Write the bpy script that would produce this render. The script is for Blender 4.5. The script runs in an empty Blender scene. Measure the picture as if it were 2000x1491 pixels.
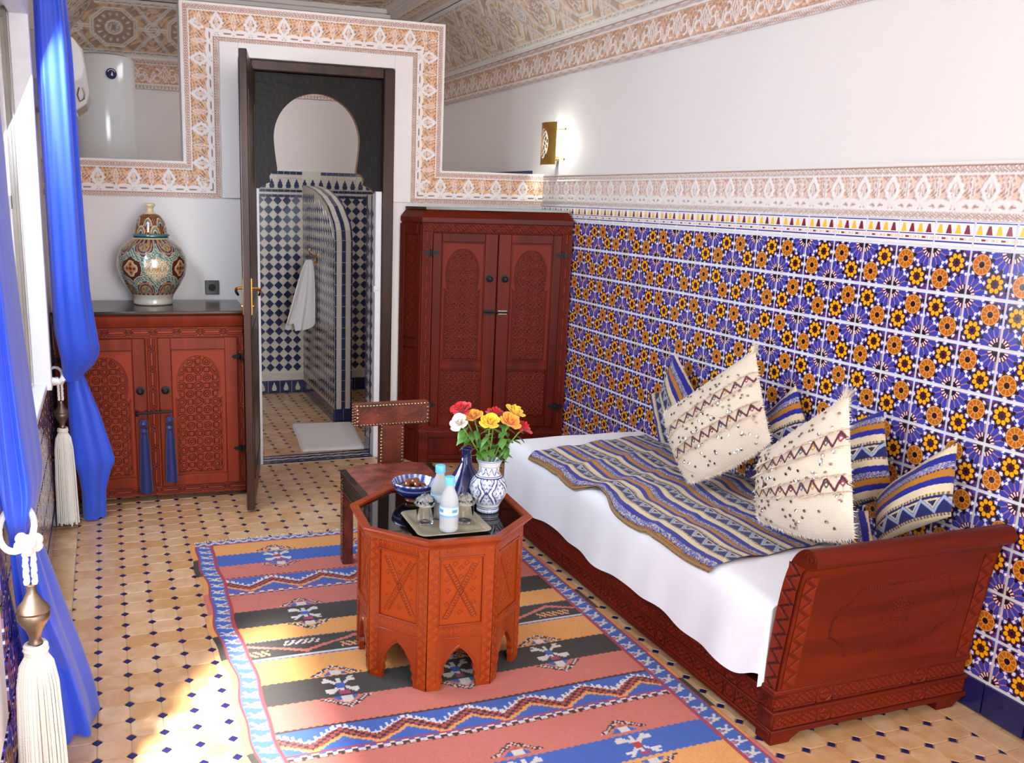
import bpy, math, random
import numpy as np
from mathutils import Vector, Matrix
random.seed(7); RNG = np.random.RandomState(11)
SC = bpy.context.scene; COL = SC.collection
PI = math.pi

# ------------------------------------------------------------------ camera, world, lights, exposure
cam_d = bpy.data.cameras.new('camera'); cam = bpy.data.objects.new('camera', cam_d); COL.objects.link(cam)
CR = Vector((0.941243730425386, -0.3367581980693534, 0.025576472938726263))
CU = Vector((0.04763049246651904, 0.20733839995576944, 0.9771090645834671))
CF = Vector((0.3343524728819874, 0.918479560979374, -0.21119592785097996))
CP = Vector((-2.63174, -5.5209, 1.61275))
cam.matrix_world = Matrix(((CR.x, CU.x, -CF.x, CP.x), (CR.y, CU.y, -CF.y, CP.y), (CR.z, CU.z, -CF.z, CP.z), (0, 0, 0, 1)))
FPX = 1783.986; PPX, PPY = 854.911, 772.022
cam_d.sensor_width = 36.0; cam_d.sensor_fit = 'HORIZONTAL'; cam_d.lens = FPX / 2000 * 36.0
cam_d.shift_x = (1000 - PPX) / 2000.0; cam_d.shift_y = (PPY - 745.5) / 2000.0
cam_d.clip_start = 0.05; cam_d.clip_end = 100
SC.camera = cam

def proj(p):
    d = Vector(p) - CP; z = d.dot(CF)
    return (PPX + FPX * d.dot(CR) / z, PPY - FPX * d.dot(CU) / z, z)

def lin(r, g, b):
    f = lambda v: (v / 255.0) / 12.92 if v / 255.0 <= 0.04045 else ((v / 255.0 + 0.055) / 1.055) ** 2.4
    return (f(r), f(g), f(b))

w = bpy.data.worlds.new('world'); SC.world = w; w.use_nodes = True
bg = w.node_tree.nodes['Background']; bg.inputs[0].default_value = (0.86, 0.93, 1.0, 1); bg.inputs[1].default_value = 1.3

def area(name, loc, target, sx, sy, power, color):
    d = bpy.data.lights.new(name, 'AREA'); d.shape = 'RECTANGLE'; d.size = sx; d.size_y = sy; d.energy = power; d.color = color
    o = bpy.data.objects.new(name, d); COL.objects.link(o); o.location = loc
    o.rotation_euler = (Vector(target) - Vector(loc)).to_track_quat('-Z', 'Y').to_euler(); return o

sun_d = bpy.data.lights.new('sun', 'SUN'); sun_d.energy = 15.0; sun_d.angle = math.radians(5.0); sun_d.color = (1.0, 0.95, 0.88)
sun = bpy.data.objects.new('sun', sun_d); COL.objects.link(sun)
sun.rotation_euler = Vector((0.60 * .60, 0.80 * .60, -0.80)).to_track_quat('-Z', 'Y').to_euler()
area('rear_fill', (-1.6, -10.0, 2.0), (-1.5, -1.0, 1.1), 3.0, 2.8, 265.0, (0.88, 0.95, 1.0))  # fill lamp added behind the camera for the frontal light, source unseen
area('window_daylight_near', (-3.15, -4.0, 1.4), (-1.0, -3.4, 0.5), 1.5, 1.9, 19.0, (0.75, 0.89, 1.0))
area('window_daylight_far', (-3.15, -1.75, 1.55), (-1.0, -1.9, 0.6), 1.2, 1.5, 112.0, (0.75, 0.89, 1.0))
area('bathroom_fill', (-1.5, 1.0, 2.86), (-1.45, 0.98, 0.0), 0.5, 0.5, 6.0, (0.95, 0.97, 1.0))  # fill lamp added under the closed bathroom ceiling

SC.view_settings.view_transform = 'Standard'; SC.view_settings.look = 'None'
SC.view_settings.gamma = 1.0; SC.view_settings.use_curve_mapping = False; SC.view_settings.exposure = 0.50
SC.cycles.max_bounces = 8; SC.cycles.diffuse_bounces = 5; SC.cycles.glossy_bounces = 4; SC.cycles.transmission_bounces = 8
SC.cycles.transparent_max_bounces = 8; SC.cycles.sample_clamp_indirect = 6.0; SC.cycles.use_denoising = True
SC.cycles.caustics_reflective = False; SC.cycles.caustics_refractive = False

# ------------------------------------------------------------------ mesh helpers
def nobj(name, me, parent=None, mat=None):
    o = bpy.data.objects.new(name, me); COL.objects.link(o)
    if parent is not None: o.parent = parent
    if mat is not None and me is not None and len(me.materials) == 0: me.materials.append(mat)
    return o

def fast_mesh(name, V, F, cols=None, smooth=True, uv=None):
    """V (n,3), F (m,4) quads."""
    V = np.asarray(V, np.float32); F = np.asarray(F, np.int32); k = F.shape[1]
    me = bpy.data.meshes.new(name)
    me.vertices.add(len(V)); me.vertices.foreach_set('co', V.ravel())
    me.loops.add(F.size); me.loops.foreach_set('vertex_index', F.ravel())
    me.polygons.add(len(F)); me.polygons.foreach_set('loop_start', np.arange(0, F.size, k, dtype=np.int32))
    me.polygons.foreach_set('use_smooth', np.full(len(F), smooth))
    me.update(calc_edges=True)
    if cols is not None:
        a = me.color_attributes.new('Col', 'FLOAT_COLOR', 'POINT')
        c = np.ones((len(V), 4), np.float32); c[:, :3] = cols; a.data.foreach_set('color', c.ravel())
    if uv is not None:
        l = me.uv_layers.new(name='UVMap'); l.data.foreach_set('uv', np.asarray(uv, np.float32)[F.ravel()].ravel())
    return me

def grid_faces(nu, nv, cu=False, cv=False):
    iu = np.arange(nu if cu else nu - 1); iv = np.arange(nv if cv else nv - 1)
    a, b = np.meshgrid(iu, iv, indexing='ij'); a2 = (a + 1) % nu; b2 = (b + 1) % nv
    return np.stack([a * nv + b, a2 * nv + b, a2 * nv + b2, a * nv + b2], -1).reshape(-1, 4)

def grid_obj(name, P, mat, parent=None, cols=None, cu=False, cv=False, smooth=True, flip=False, uv=None):
    nu, nv = P.shape[:2]; F = grid_faces(nu, nv, cu, cv)
    if flip: F = F[:, ::-1]
    me = fast_mesh(name, P.reshape(-1, 3), F, None if cols is None else np.asarray(cols).reshape(-1, 3), smooth,
                   None if uv is None else np.asarray(uv).reshape(-1, 2))
    return nobj(name, me, parent, mat)

class MB:
    def __init__(s): s.v = []; s.f = []
    def add(s, vs, fs):
        n = len(s.v); s.v += [tuple(p) for p in vs]; s.f += [tuple(i + n for i in q) for q in fs]; return s
    def box(s, lo, hi, M=None):
        x0, y0, z0 = lo; x1, y1, z1 = hi
        vs = [Vector(p) for p in ((x0,y0,z0),(x1,y0,z0),(x1,y1,z0),(x0,y1,z0),(x0,y0,z1),(x1,y0,z1),(x1,y1,z1),(x0,y1,z1))]
        if M is not None: vs = [M @ p for p in vs]
        return s.add(vs, [(0,3,2,1),(4,5,6,7),(0,1,5,4),(1,2,6,5),(2,3,7,6),(3,0,4,7)])
    def cbox(s, c, sz, M=None):
        return s.box([c[i]-sz[i]/2 for i in range(3)], [c[i]+sz[i]/2 for i in range(3)], M)
    def prism(s, pts, vec):
        """closed 3D polygon pts swept by vec."""
        n = len(pts); v = Vector(vec); a = [Vector(p) for p in pts]
        nrm = Vector((0, 0, 0))
        for i in range(n): nrm += a[i].cross(a[(i + 1) % n])
        if nrm.dot(v) > 0: a = a[::-1]
        vs = a + [p + v for p in a]
        return s.add(vs, [tuple(range(n)), tuple(range(2*n-1, n-1, -1))] + [(i, i+n, (i+1) % n + n, (i+1) % n) for i in range(n)])
    def lathe(s, prof, n=32, c=(0,0,0), cap=True, M=None):
        vs = []; fs = []; m = len(prof)
        for (r, z) in prof:
            for i in range(n):
                t = 2*PI*i/n; p = Vector((c[0]+r*math.cos(t), c[1]+r*math.sin(t), c[2]+z)); vs.append(M @ p if M is not None else p)
        for j in range(m-1):
            for i in range(n): fs.append((j*n+i, j*n+(i+1) % n, (j+1)*n+(i+1) % n, (j+1)*n+i))
        if cap: fs += [tuple(range(n-1, -1, -1)), tuple((m-1)*n+i for i in range(n))]
        return s.add(vs, fs)
    def tube(s, pts, rad, n=8, cap=True, closed=False):
        pts = [Vector(p) for p in pts]; m = len(pts); R = rad if isinstance(rad, (list, tuple)) else [rad]*m
        vs = []; fs = []; up = None
        for i, p in enumerate(pts):
            if closed: d = pts[(i+1) % m] - pts[i-1]
            else: d = (pts[min(i+1, m-1)] - pts[max(i-1, 0)])
            if d.length < 1e-9: d = Vector((0,0,1))
            d.normalize()
            if up is None: up = Vector((0,0,1)) if abs(d.z) < .9 else Vector((1,0,0))
            a = d.cross(up)
            if a.length < 1e-6: a = d.cross(Vector((0,1,0)))
            a.normalize(); b = d.cross(a); up = -b if b.length else up; up = a.cross(d)
            for k in range(n):
                t = 2*PI*k/n; vs.append(p + (a*math.cos(t) + up*math.sin(t))*R[i])
        mm = m if closed else m-1
        for i in range(mm):
            j = (i+1) % m
            for k in range(n): fs.append((i*n+k, i*n+(k+1) % n, j*n+(k+1) % n, j*n+k))
        if cap and not closed: fs += [tuple(range(n-1, -1, -1)), tuple((m-1)*n+k for k in range(n))]
        return s.add(vs, fs)
    def sphere(s, c, r, n=12, m=8, sc=(1,1,1), M=None):
        prof = [(r*math.sin(PI*j/m), -r*math.cos(PI*j/m)) for j in range(1, m)]
        vs = []
        for (rr, z) in prof:
            for i in range(n):
                t = 2*PI*i/n; vs.append(Vector((rr*math.cos(t)*sc[0], rr*math.sin(t)*sc[1], z*sc[2])))
        vs += [Vector((0,0,-r*sc[2])), Vector((0,0,r*sc[2]))]
        vs = [(M @ p if M is not None else p) + Vector(c) for p in vs]
        fs = []; k = len(prof)
        for j in range(k-1):
            for i in range(n): fs.append((j*n+i, j*n+(i+1) % n, (j+1)*n+(i+1) % n, (j+1)*n+i))
        for i in range(n): fs += [(k*n, (i+1) % n, i), (k*n+1, (k-1)*n+i, (k-1)*n+(i+1) % n)]
        return s.add(vs, fs)
    def mesh(s, name, smooth=35):
        me = bpy.data.meshes.new(name); me.from_pydata([tuple(p) for p in s.v], [], s.f)
        if smooth:
            me.polygons.foreach_set('use_smooth', [True]*len(me.polygons)); me.set_sharp_from_angle(angle=math.radians(smooth))
        me.update(); return me
    def build(s, name, mat, parent=None, smooth=35, bevel=0, seg=2):
        o = nobj(name, s.mesh(name, smooth), parent, mat)
        if bevel:
            b = o.modifiers.new('bevel', 'BEVEL'); b.width = bevel; b.segments = seg; b.limit_method = 'ANGLE'; b.angle_limit = math.radians(40)
        return o

def thing(name, label, cat, loc=(0,0,0), rz=0.0, group=None):
    o = bpy.data.objects.new(name, None); COL.objects.link(o); o.location = loc; o.rotation_euler = (0, 0, rz); o.empty_display_size = .05
    return tag(o, label, cat, group)
def tag(o, label=None, cat=None, group=None, kind=None):
    if label: o['label'] = label
    if cat: o['category'] = cat
    if group: o['group'] = group
    if kind: o['kind'] = kind
    return o
def struct(o, label=None): o['kind'] = 'structure'; return tag(o, label)
def stuff(o): o['kind'] = 'stuff'; return o
def sempty(name, label=None):
    o = bpy.data.objects.new(name, None); COL.objects.link(o); o.empty_display_size = .05; return struct(o, label)
def copy_tree(o, parent=None):
    c = o.copy(); COL.objects.link(c)
    if parent is not None: c.parent = parent
    for ch in list(o.children): copy_tree(ch, c)
    return c

def relief(name, origin, ud, vd, nd, U, V, res, func, mat, parent=None, c0=None, c1=None):
    """carved panel as real geometry: func(u, v) in metres -> height, rgb.  c0 / c1: mitre slopes of the two u ends."""
    nu = max(2, int(round(U/res))+1); nv = max(2, int(round(V/res))+1)
    v = np.linspace(0, V, nv)[None, :].repeat(nu, 0); a = np.linspace(0, 1, nu)[:, None].repeat(nv, 1)
    s0 = (v-V/2)*(c0 or 0); s1 = U+(v-V/2)*(c1 or 0); u = s0+(s1-s0)*a
    h, rgb = func(u, v)
    O = np.array(origin, float); P = O+u[..., None]*np.array(ud)+v[..., None]*np.array(vd)+h[..., None]*np.array(nd)
    flip = np.dot(np.cross(np.array(ud), np.array(vd)), np.array(nd)) < 0
    return grid_obj(name, P, mat, parent, rgb, flip=flip)

def mixc(a, b, t): t = np.clip(t, 0, 1)[..., None]; return np.asarray(a)*(1-t)+np.asarray(b)*t
def sst(e0, e1, x): t = np.clip((x-e0)/(e1-e0), 0, 1); return t*t*(3-2*t)

# ------------------------------------------------------------------ node / material helpers
def principled(name):
    m = bpy.data.materials.new(name); m.use_nodes = True
    return m, m.node_tree, m.node_tree.nodes['Principled BSDF']
def mat(name, col, rough=.5, metal=0.0, noise=None, bump=None, spec=.5, coat=0.0, sheen=0.0, trans=0.0, ior=1.45, emit=None, alpha=None, attr=False, wood=None):
    """noise=(scale, amount) value mottling; bump=(scale, strength); wood=(scale xyz, dark colour)."""
    m, nt, b = principled(name); N = nt.nodes; L = nt.links
    b.inputs['Base Color'].default_value = (*col, 1); b.inputs['Roughness'].default_value = rough; b.inputs['Metallic'].default_value = metal
    b.inputs['Specular IOR Level'].default_value = spec; b.inputs['Coat Weight'].default_value = coat; b.inputs['Coat Roughness'].default_value = .12
    b.inputs['Sheen Weight'].default_value = sheen; b.inputs['Transmission Weight'].default_value = trans; b.inputs['IOR'].default_value = ior
    if emit: b.inputs['Emission Color'].default_value = (*emit[0], 1); b.inputs['Emission Strength'].default_value = emit[1]
    if alpha is not None: b.inputs['Alpha'].default_value = alpha
    tc = N.new('ShaderNodeTexCoord'); src = None
    if attr:
        a = N.new('ShaderNodeAttribute'); a.attribute_name = 'Col'; src = a.outputs['Color']
    if wood:
        mp = N.new('ShaderNodeMapping'); L.new(tc.outputs['Object'], mp.inputs['Vector']); mp.inputs['Scale'].default_value = wood[0]
        nz = N.new('ShaderNodeTexNoise'); nz.inputs['Scale'].default_value = 1.0; nz.inputs['Detail'].default_value = 6; nz.inputs['Distortion'].default_value = .8
        L.new(mp.outputs[0], nz.inputs['Vector'])
        cr = N.new('ShaderNodeValToRGB'); cr.color_ramp.elements[0].position = .35; cr.color_ramp.elements[1].position = .68
        cr.color_ramp.elements[0].color = (*wood[1], 1); cr.color_ramp.elements[1].color = (*col, 1); L.new(nz.outputs['Fac'], cr.inputs[0])
        if src is None: src = cr.outputs[0]
        else:
            mx = N.new('ShaderNodeMix'); mx.data_type = 'RGBA'; mx.blend_type = 'MULTIPLY'; mx.inputs['Factor'].default_value = 1
            L.new(src, mx.inputs['A']); L.new(cr.outputs[0], mx.inputs['B']); src = mx.outputs['Result']
    if noise:
        nz = N.new('ShaderNodeTexNoise'); nz.inputs['Scale'].default_value = noise[0]; nz.inputs['Detail'].default_value = 4
        L.new(tc.outputs['Object'], nz.inputs['Vector'])
        hs = N.new('ShaderNodeHueSaturation')
        if src is not None: L.new(src, hs.inputs['Color'])
        else: hs.inputs['Color'].default_value = (*col, 1)
        mr = N.new('ShaderNodeMapRange'); mr.inputs[1].default_value = .3; mr.inputs[2].default_value = .7
        mr.inputs[3].default_value = 1-noise[1]; mr.inputs[4].default_value = 1+noise[1]
        L.new(nz.outputs['Fac'], mr.inputs[0]); L.new(mr.outputs[0], hs.inputs['Value']); src = hs.outputs[0]
    if src is not None: L.new(src, b.inputs['Base Color'])
    if bump:
        nz = N.new('ShaderNodeTexNoise'); nz.inputs['Scale'].default_value = bump[0]; nz.inputs['Detail'].default_value = 4
        L.new(tc.outputs['Object'], nz.inputs['Vector'])
        bp = N.new('ShaderNodeBump'); bp.inputs['Strength'].default_value = bump[1]; bp.inputs['Distance'].default_value = .01
        L.new(nz.outputs['Fac'], bp.inputs['Height']); L.new(bp.outputs[0], b.inputs['Normal'])
    return m

class X:
    """operator-overloaded node socket, for writing printed patterns as formulas"""
    nt = None
    def __init__(s, k): s.k = k
    def __add__(a, b): return xm('ADD', a, b)
    __radd__ = __add__
    def __sub__(a, b): return xm('SUBTRACT', a, b)
    def __rsub__(a, b): return xm('SUBTRACT', b, a)
    def __mul__(a, b): return xm('MULTIPLY', a, b)
    __rmul__ = __mul__
    def __truediv__(a, b): return xm('DIVIDE', a, b)
def xm(op, *a):
    n = X.nt.nodes.new('ShaderNodeMath'); n.operation = op
    for i, v in enumerate(a):
        if isinstance(v, X): X.nt.links.new(v.k, n.inputs[i])
        else: n.inputs[i].default_value = float(v)
    return X(n.outputs[0])
xabs = lambda a: xm('ABSOLUTE', a); xfr = lambda a: xm('FRACT', a); xsq = lambda a: xm('SQRT', a)
xmin = lambda a, b: xm('MINIMUM', a, b); xmax = lambda a, b: xm('MAXIMUM', a, b); xat = lambda a, b: xm('ARCTAN2', a, b)
xlt = lambda a, b: xm('LESS_THAN', a, b); xgt = lambda a, b: xm('GREATER_THAN', a, b)
def xmix(f, a, b):
    """colour mix; a, b are rgb tuples or sockets"""
    n = X.nt.nodes.new('ShaderNodeMix'); n.data_type = 'RGBA'
    X.nt.links.new(f.k, n.inputs['Factor'])
    for key, v in (('A', a), ('B', b)):
        if isinstance(v, X): X.nt.links.new(v.k, n.inputs[key])
        else: n.inputs[key].default_value = (*v, 1)
    return X(n.outputs['Result'])
# ------------------------------------------------------------------ materials
M = {}
M['plaster'] = mat('white plaster', lin(232, 224, 221), .75, noise=(1.5, .02), bump=(60, .05))
M['grout'] = mat('white grout', lin(232, 230, 236), .8)
M['stucco'] = mat('carved painted stucco', (1, 1, 1), .85, attr=True)
M['frame_dark'] = mat('near black varnished wood', lin(34, 27, 25), .34, wood=((3, 3, .8), lin(22, 18, 17)), spec=.16, bump=(40, .12))
M['door_brown'] = mat('dark brown varnished wood', lin(74, 44, 34), .28, wood=((14, 14, 1.2), lin(38, 24, 22)), spec=.4, bump=(40, .08))
WR = (lin(106, 30, 12), lin(76, 20, 8))
M['wood_red'] = mat('red brown varnished wood', WR[0], .42, wood=((9, 9, 1.0), WR[1]), spec=.14, bump=(50, .03))
M['wood_red_h'] = mat('red brown varnished wood, grain along x', WR[0], .40, wood=((1.0, 9, 9), WR[1]), spec=.16, bump=(50, .03))
M['wood_red_y'] = mat('red brown varnished wood, grain along y', WR[0], .42, wood=((9, 1.0, 9), WR[1]), spec=.14, bump=(50, .03))
M['wood_side'] = mat('warm red brown wood', lin(142, 52, 27), .36, wood=((9, 9, 1.0), lin(112, 38, 18)), spec=.22, bump=(50, .03))  # brighter version of the red brown wood, window light put into the colour
M['wood_carve'] = mat('red brown carved wood', (1, 1, 1), .45, attr=True, spec=.15)
M['wood_dark_top'] = mat('dark polished wood top', lin(70, 46, 36), .2, wood=((1, 12, 12), lin(48, 30, 24)), spec=.5)
M['wood_orange'] = mat('orange brown varnished wood', lin(150, 59, 18), .27, wood=((10, 10, 1.4), lin(130, 43, 11)), spec=.4, bump=(60, .03))
M['raw_wood'] = mat('pale unpainted wood edge', lin(196, 160, 124), .7)
M['iron'] = mat('black iron', lin(34, 30, 30), .5, metal=.7)
M['brass'] = mat('aged brass', lin(176, 132, 66), .32, metal=1.0, noise=(30, .15))
M['brass_dark'] = mat('dull bronze', lin(132, 114, 98), .42, metal=.9, noise=(20, .2))
M['gold'] = mat('polished brass', lin(214, 160, 70), .2, metal=1.0)
M['white_paint'] = mat('white gloss paint', lin(236, 236, 240), .4, noise=(20, .03))
M['enamel'] = mat('white enamel', lin(222, 222, 222), .16, coat=.4)
M['plastic'] = mat('off white plastic', lin(226, 224, 216), .35)
M['plastic_grey'] = mat('beige grey plastic', lin(196, 190, 178), .4)
M['navy'] = mat('navy glazed tile', lin(28, 32, 88), .12, noise=(6, .15), coat=.3)
M['bath_blue'] = mat('blue glazed tile', lin(34, 42, 88), .14, noise=(9, .35), coat=.3)
M['bath_white'] = mat('grey white glazed tile', lin(206, 200, 190), .2, noise=(9, .06), coat=.2)
M['bath_grout'] = mat('pale tile bed', lin(214, 208, 196), .8)
M['dot_blue'] = mat('dark blue floor dot', lin(36, 34, 84), .25, noise=(12, .3))
M['sheet'] = mat('white cotton sheet', lin(240, 241, 248), .9, bump=(220, .12), sheen=.2)
M['fabric'] = mat('woven striped cloth', (1, 1, 1), .95, attr=True, bump=(420, .5), sheen=.15)
M['kilim'] = mat('flat woven wool', (1, 1, 1), .95, attr=True, bump=(500, .6), sheen=.1)
M['shag'] = mat('cream wool', lin(238, 222, 204), .95, noise=(30, .05), sheen=.3)
M['sequin'] = mat('metal sequin', lin(206, 192, 176), .18, metal=1.0)
M['rope'] = mat('white cotton rope', lin(238, 234, 226), .85, bump=(300, .4))
M['towel'] = mat('white terry towel', lin(236, 234, 236), .95, bump=(260, .5), sheen=.3)
M['tassel_blue'] = mat('blue silk tassel', lin(24, 32, 92), .6, sheen=.2)
M['leather'] = mat('brown leather', lin(108, 47, 26), .36, noise=(11, .6), bump=(90, .2), spec=.45)
M['leather_dark'] = mat('dark red brown leather', lin(126, 64, 50), .32, noise=(18, .6), bump=(70, .3), spec=.5)
M['nail'] = mat('bronze nail heads', lin(128, 106, 84), .35, metal=1.0)
M['black_glass'] = mat('black glass', lin(14, 8, 7), .02, spec=.5)
M['tray'] = mat('brushed tray', lin(190, 176, 148), .3, metal=.55, noise=(6, .1))
M['clear'] = mat('clear plastic', (1, 1, 1), .05, trans=1.0, ior=1.2)
M['water'] = mat('frosted bottle body', lin(242, 246, 250), .2, trans=.5, ior=1.12)
M['glass'] = mat('drinking glass', (1, 1, 1), .01, trans=1.0, ior=1.3)
M['film'] = mat('crumpled cling film', (1, 1, 1), .12, trans=.8, ior=1.2)
M['cap_blue'] = mat('light blue cap', lin(110, 196, 236), .4)
M['label_print'] = mat('bottle label', (1, 1, 1), .45, attr=True)
M['ceramic'] = mat('painted glazed ceramic', (1, 1, 1), .14, attr=True, coat=.6)
M['cobalt'] = mat('cobalt glaze', lin(26, 30, 88), .12, noise=(14, .2), coat=.6)
M['date'] = mat('brown dates', lin(132, 66, 28), .3, noise=(40, .3), coat=.3)
M['leaf'] = mat('rose leaf', lin(86, 132, 58), .45, noise=(20, .25))
M['stem'] = mat('rose stem', lin(110, 150, 66), .5)
M['black_plate'] = mat('black plastic plate', lin(34, 30, 32), .3)
M['shutter'] = mat('weathered grey shutter', lin(150, 142, 136), .6, noise=(8, .15))
M['window_wood'] = M['white_paint']
M['lamp'] = mat('lit lamp tube', (1, 1, 1), .5, emit=((.93, 1.0, .9), 14.0))

def petal_mat(name, a):
    return mat(name, lin(*a), .55, noise=(60, .12), sheen=.2)
ROSE = {'red': petal_mat('red petals', (214, 28, 40)), 'white': petal_mat('white petals', (240, 232, 224)),
        'yellow': petal_mat('yellow petals', (250, 214, 60)), 'orange': petal_mat('orange petals', (246, 176, 66))}

# blue curtain: thin satin that lets some daylight through
def curtain_mat():
    m, nt, b = principled('royal blue satin'); N = nt.nodes; L = nt.links
    b.inputs['Base Color'].default_value = (*lin(62, 104, 244), 1); b.inputs['Roughness'].default_value = .42
    b.inputs['Sheen Weight'].default_value = .3
    t = N.new('ShaderNodeBsdfTranslucent'); t.inputs[0].default_value = (*lin(80, 140, 255), 1)
    mx = N.new('ShaderNodeMixShader'); mx.inputs[0].default_value = .35
    L.new(b.outputs[0], mx.inputs[1]); L.new(t.outputs[0], mx.inputs[2]); L.new(mx.outputs[0], N['Material Output'].inputs[0])
    return m
M['curtain'] = curtain_mat()

# floor tiles: fired clay octagons, each with its own tone
def floor_mat():
    m, nt, b = principled('cream terracotta floor tile'); X.nt = nt; N = nt.nodes; L = nt.links
    g = N.new('ShaderNodeNewGeometry'); sp = N.new('ShaderNodeSeparateXYZ'); L.new(g.outputs['Position'], sp.inputs[0])
    p = .096510
    ix = xm('FLOOR', (X(sp.outputs[0])+2.726)/p); iy = xm('FLOOR', (X(sp.outputs[1])+.9648)/p)
    cv = N.new('ShaderNodeCombineXYZ'); L.new(ix.k, cv.inputs[0]); L.new(iy.k, cv.inputs[1])
    wn = N.new('ShaderNodeTexWhiteNoise'); L.new(cv.outputs[0], wn.inputs['Vector'])
    nz = N.new('ShaderNodeTexNoise'); nz.inputs['Scale'].default_value = 16; nz.inputs['Detail'].default_value = 5; nz.inputs['Distortion'].default_value = .6
    L.new(g.outputs['Position'], nz.inputs['Vector'])
    big = N.new('ShaderNodeTexNoise'); big.inputs['Scale'].default_value = 3.2; L.new(g.outputs['Position'], big.inputs['Vector'])
    f = X(nz.outputs['Fac'])*1.5-.5+(X(wn.outputs['Value'])-.5)*.5+(X(big.outputs['Fac'])-.5)*.8
    f = xm('MINIMUM', xm('MAXIMUM', f, 0.0), 1.0)
    c = xmix(f, lin(200, 152, 102), lin(236, 206, 168))
    L.new(c.k, b.inputs['Base Color']); b.inputs['Roughness'].default_value = .3; b.inputs['Coat Weight'].default_value = .15
    bp = N.new('ShaderNodeBump'); bp.inputs['Strength'].default_value = .1; bp.inputs['Distance'].default_value = .004
    L.new(nz.outputs['Fac'], bp.inputs['Height']); L.new(bp.outputs[0], b.inputs['Normal'])
    return m
M['floor_tile'] = floor_mat()
M['floor_joint'] = mat('floor joint mortar', lin(186, 160, 132), .8)

# printed wall tile: sixteen petal half flowers at two corners, a yellow and a brown rosette on the other diagonal
def zellij_mat():
    m, nt, b = principled('printed flower wall tile'); X.nt = nt; N = nt.nodes; L = nt.links
    uv = N.new('ShaderNodeUVMap'); uv.uv_map = 'UVMap'; sp = N.new('ShaderNodeSeparateXYZ'); L.new(uv.outputs[0], sp.inputs[0])
    u, v = X(sp.outputs[0]), X(sp.outputs[1])
    blue = lin(62, 68, 172); dark = lin(44, 18, 34); whitec = lin(240, 228, 226); maroon = lin(104, 34, 60)
    yel = lin(252, 178, 24); org = lin(186, 102, 26); org2 = lin(226, 156, 66); deep = lin(70, 28, 22); rim = lin(150, 116, 158); edge = lin(48, 46, 140)
    c = xmix(xlt(u, -5.0), blue, blue)
    # corner flowers
    for (cx, cy) in ((0, 1), (1, 0)):
        dx, dy = u-cx, v-cy; r = xsq(dx*dx+dy*dy); an = xat(dy, dx)*(16/(2*PI))
        a = xabs(xfr(an)-.5)                      # 0 on a petal axis, .5 between petals
        wid = xmin(xmin(.375, .15+r*.62), xsq(xmax(0.0, (.475-r)*2.2)))   # petals rounded at their ends
        petal = xgt(wid, a)
        c = xmix(xlt(r, .45)*(1.0-petal), c, rim)
        c = xmix(petal*xlt(r, .48), c, blue)
        c = xmix(xgt(a, .30)*xgt(r, .43)*xlt(r, .495)*(1.0-petal), c, whitec)
        c = xmix(petal*xlt(r, .48)*xgt(a, wid-.07), c, edge)
        c = xmix(xlt(r, .235), c, maroon)
        c = xmix(xlt(a, .23)*xgt(r, .13)*xlt(r, .225), c, whitec)
        c = xmix(xlt(r, .13), c, dark)
    def ring(cx, cy, k, rr, ph=0.0):
        dx, dy = u-cx, v-cy; r = xsq(dx*dx+dy*dy); an = xat(dy, dx)*(k/(2*PI))+ph
        t = (xfr(an)-.5)*(2*PI/k)*r
        return r, t, r-rr
    yc, bc = (.70, .70), (.30, .30)
    for (cx, cy) in (yc, bc):
        r, t, d = ring(cx, cy, 8, .278, .5); c = xmix(xlt(xsq(xabs(t))+xsq(xabs(d)), .30), c, whitec)
        c = xmix(xlt(t*t+d*d, .0014), c, whitec)
        r, t, d = ring(cx, cy, 8, .292, 0.0); c = xmix(xlt(t*t+d*d*.7, .0022), c, dark)
    r, t, d = ring(*yc, 8, .158)
    c = xmix(xlt(r, .234), c, deep); c = xmix(xlt(t*t+d*d*.8, .0029), c, yel)
    c = xmix(xlt(r, .066), c, maroon); c = xmix(xlt(r, .05), c, dark)
    r, t, d = ring(*bc, 10, .12)
    c = xmix(xlt(r, .242), c, deep); c = xmix(xlt(r, .235), c, org); c = xmix(xlt(xabs(t), .010)*xlt(r, .235), c, org2)
    c = xmix(xgt(r, .208)*xlt(r, .235), c, org2); c = xmix(xlt(r, .095), c, org2); c = xmix(xlt(r, .072), c, dark)
    # small dark blots where four tiles meet away from the flowers
    for (cx, cy) in ((0, 0), (1, 1)):
        dx, dy = u-cx, v-cy; r = xsq(dx*dx+dy*dy); c = xmix(xlt(xabs(r-.1), .025), c, maroon)
    L.new(c.k, b.inputs['Base Color']); b.inputs['Roughness'].default_value = .16; b.inputs['Coat Weight'].default_value = .25
    return m
M['zellij'] = zellij_mat()

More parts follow.
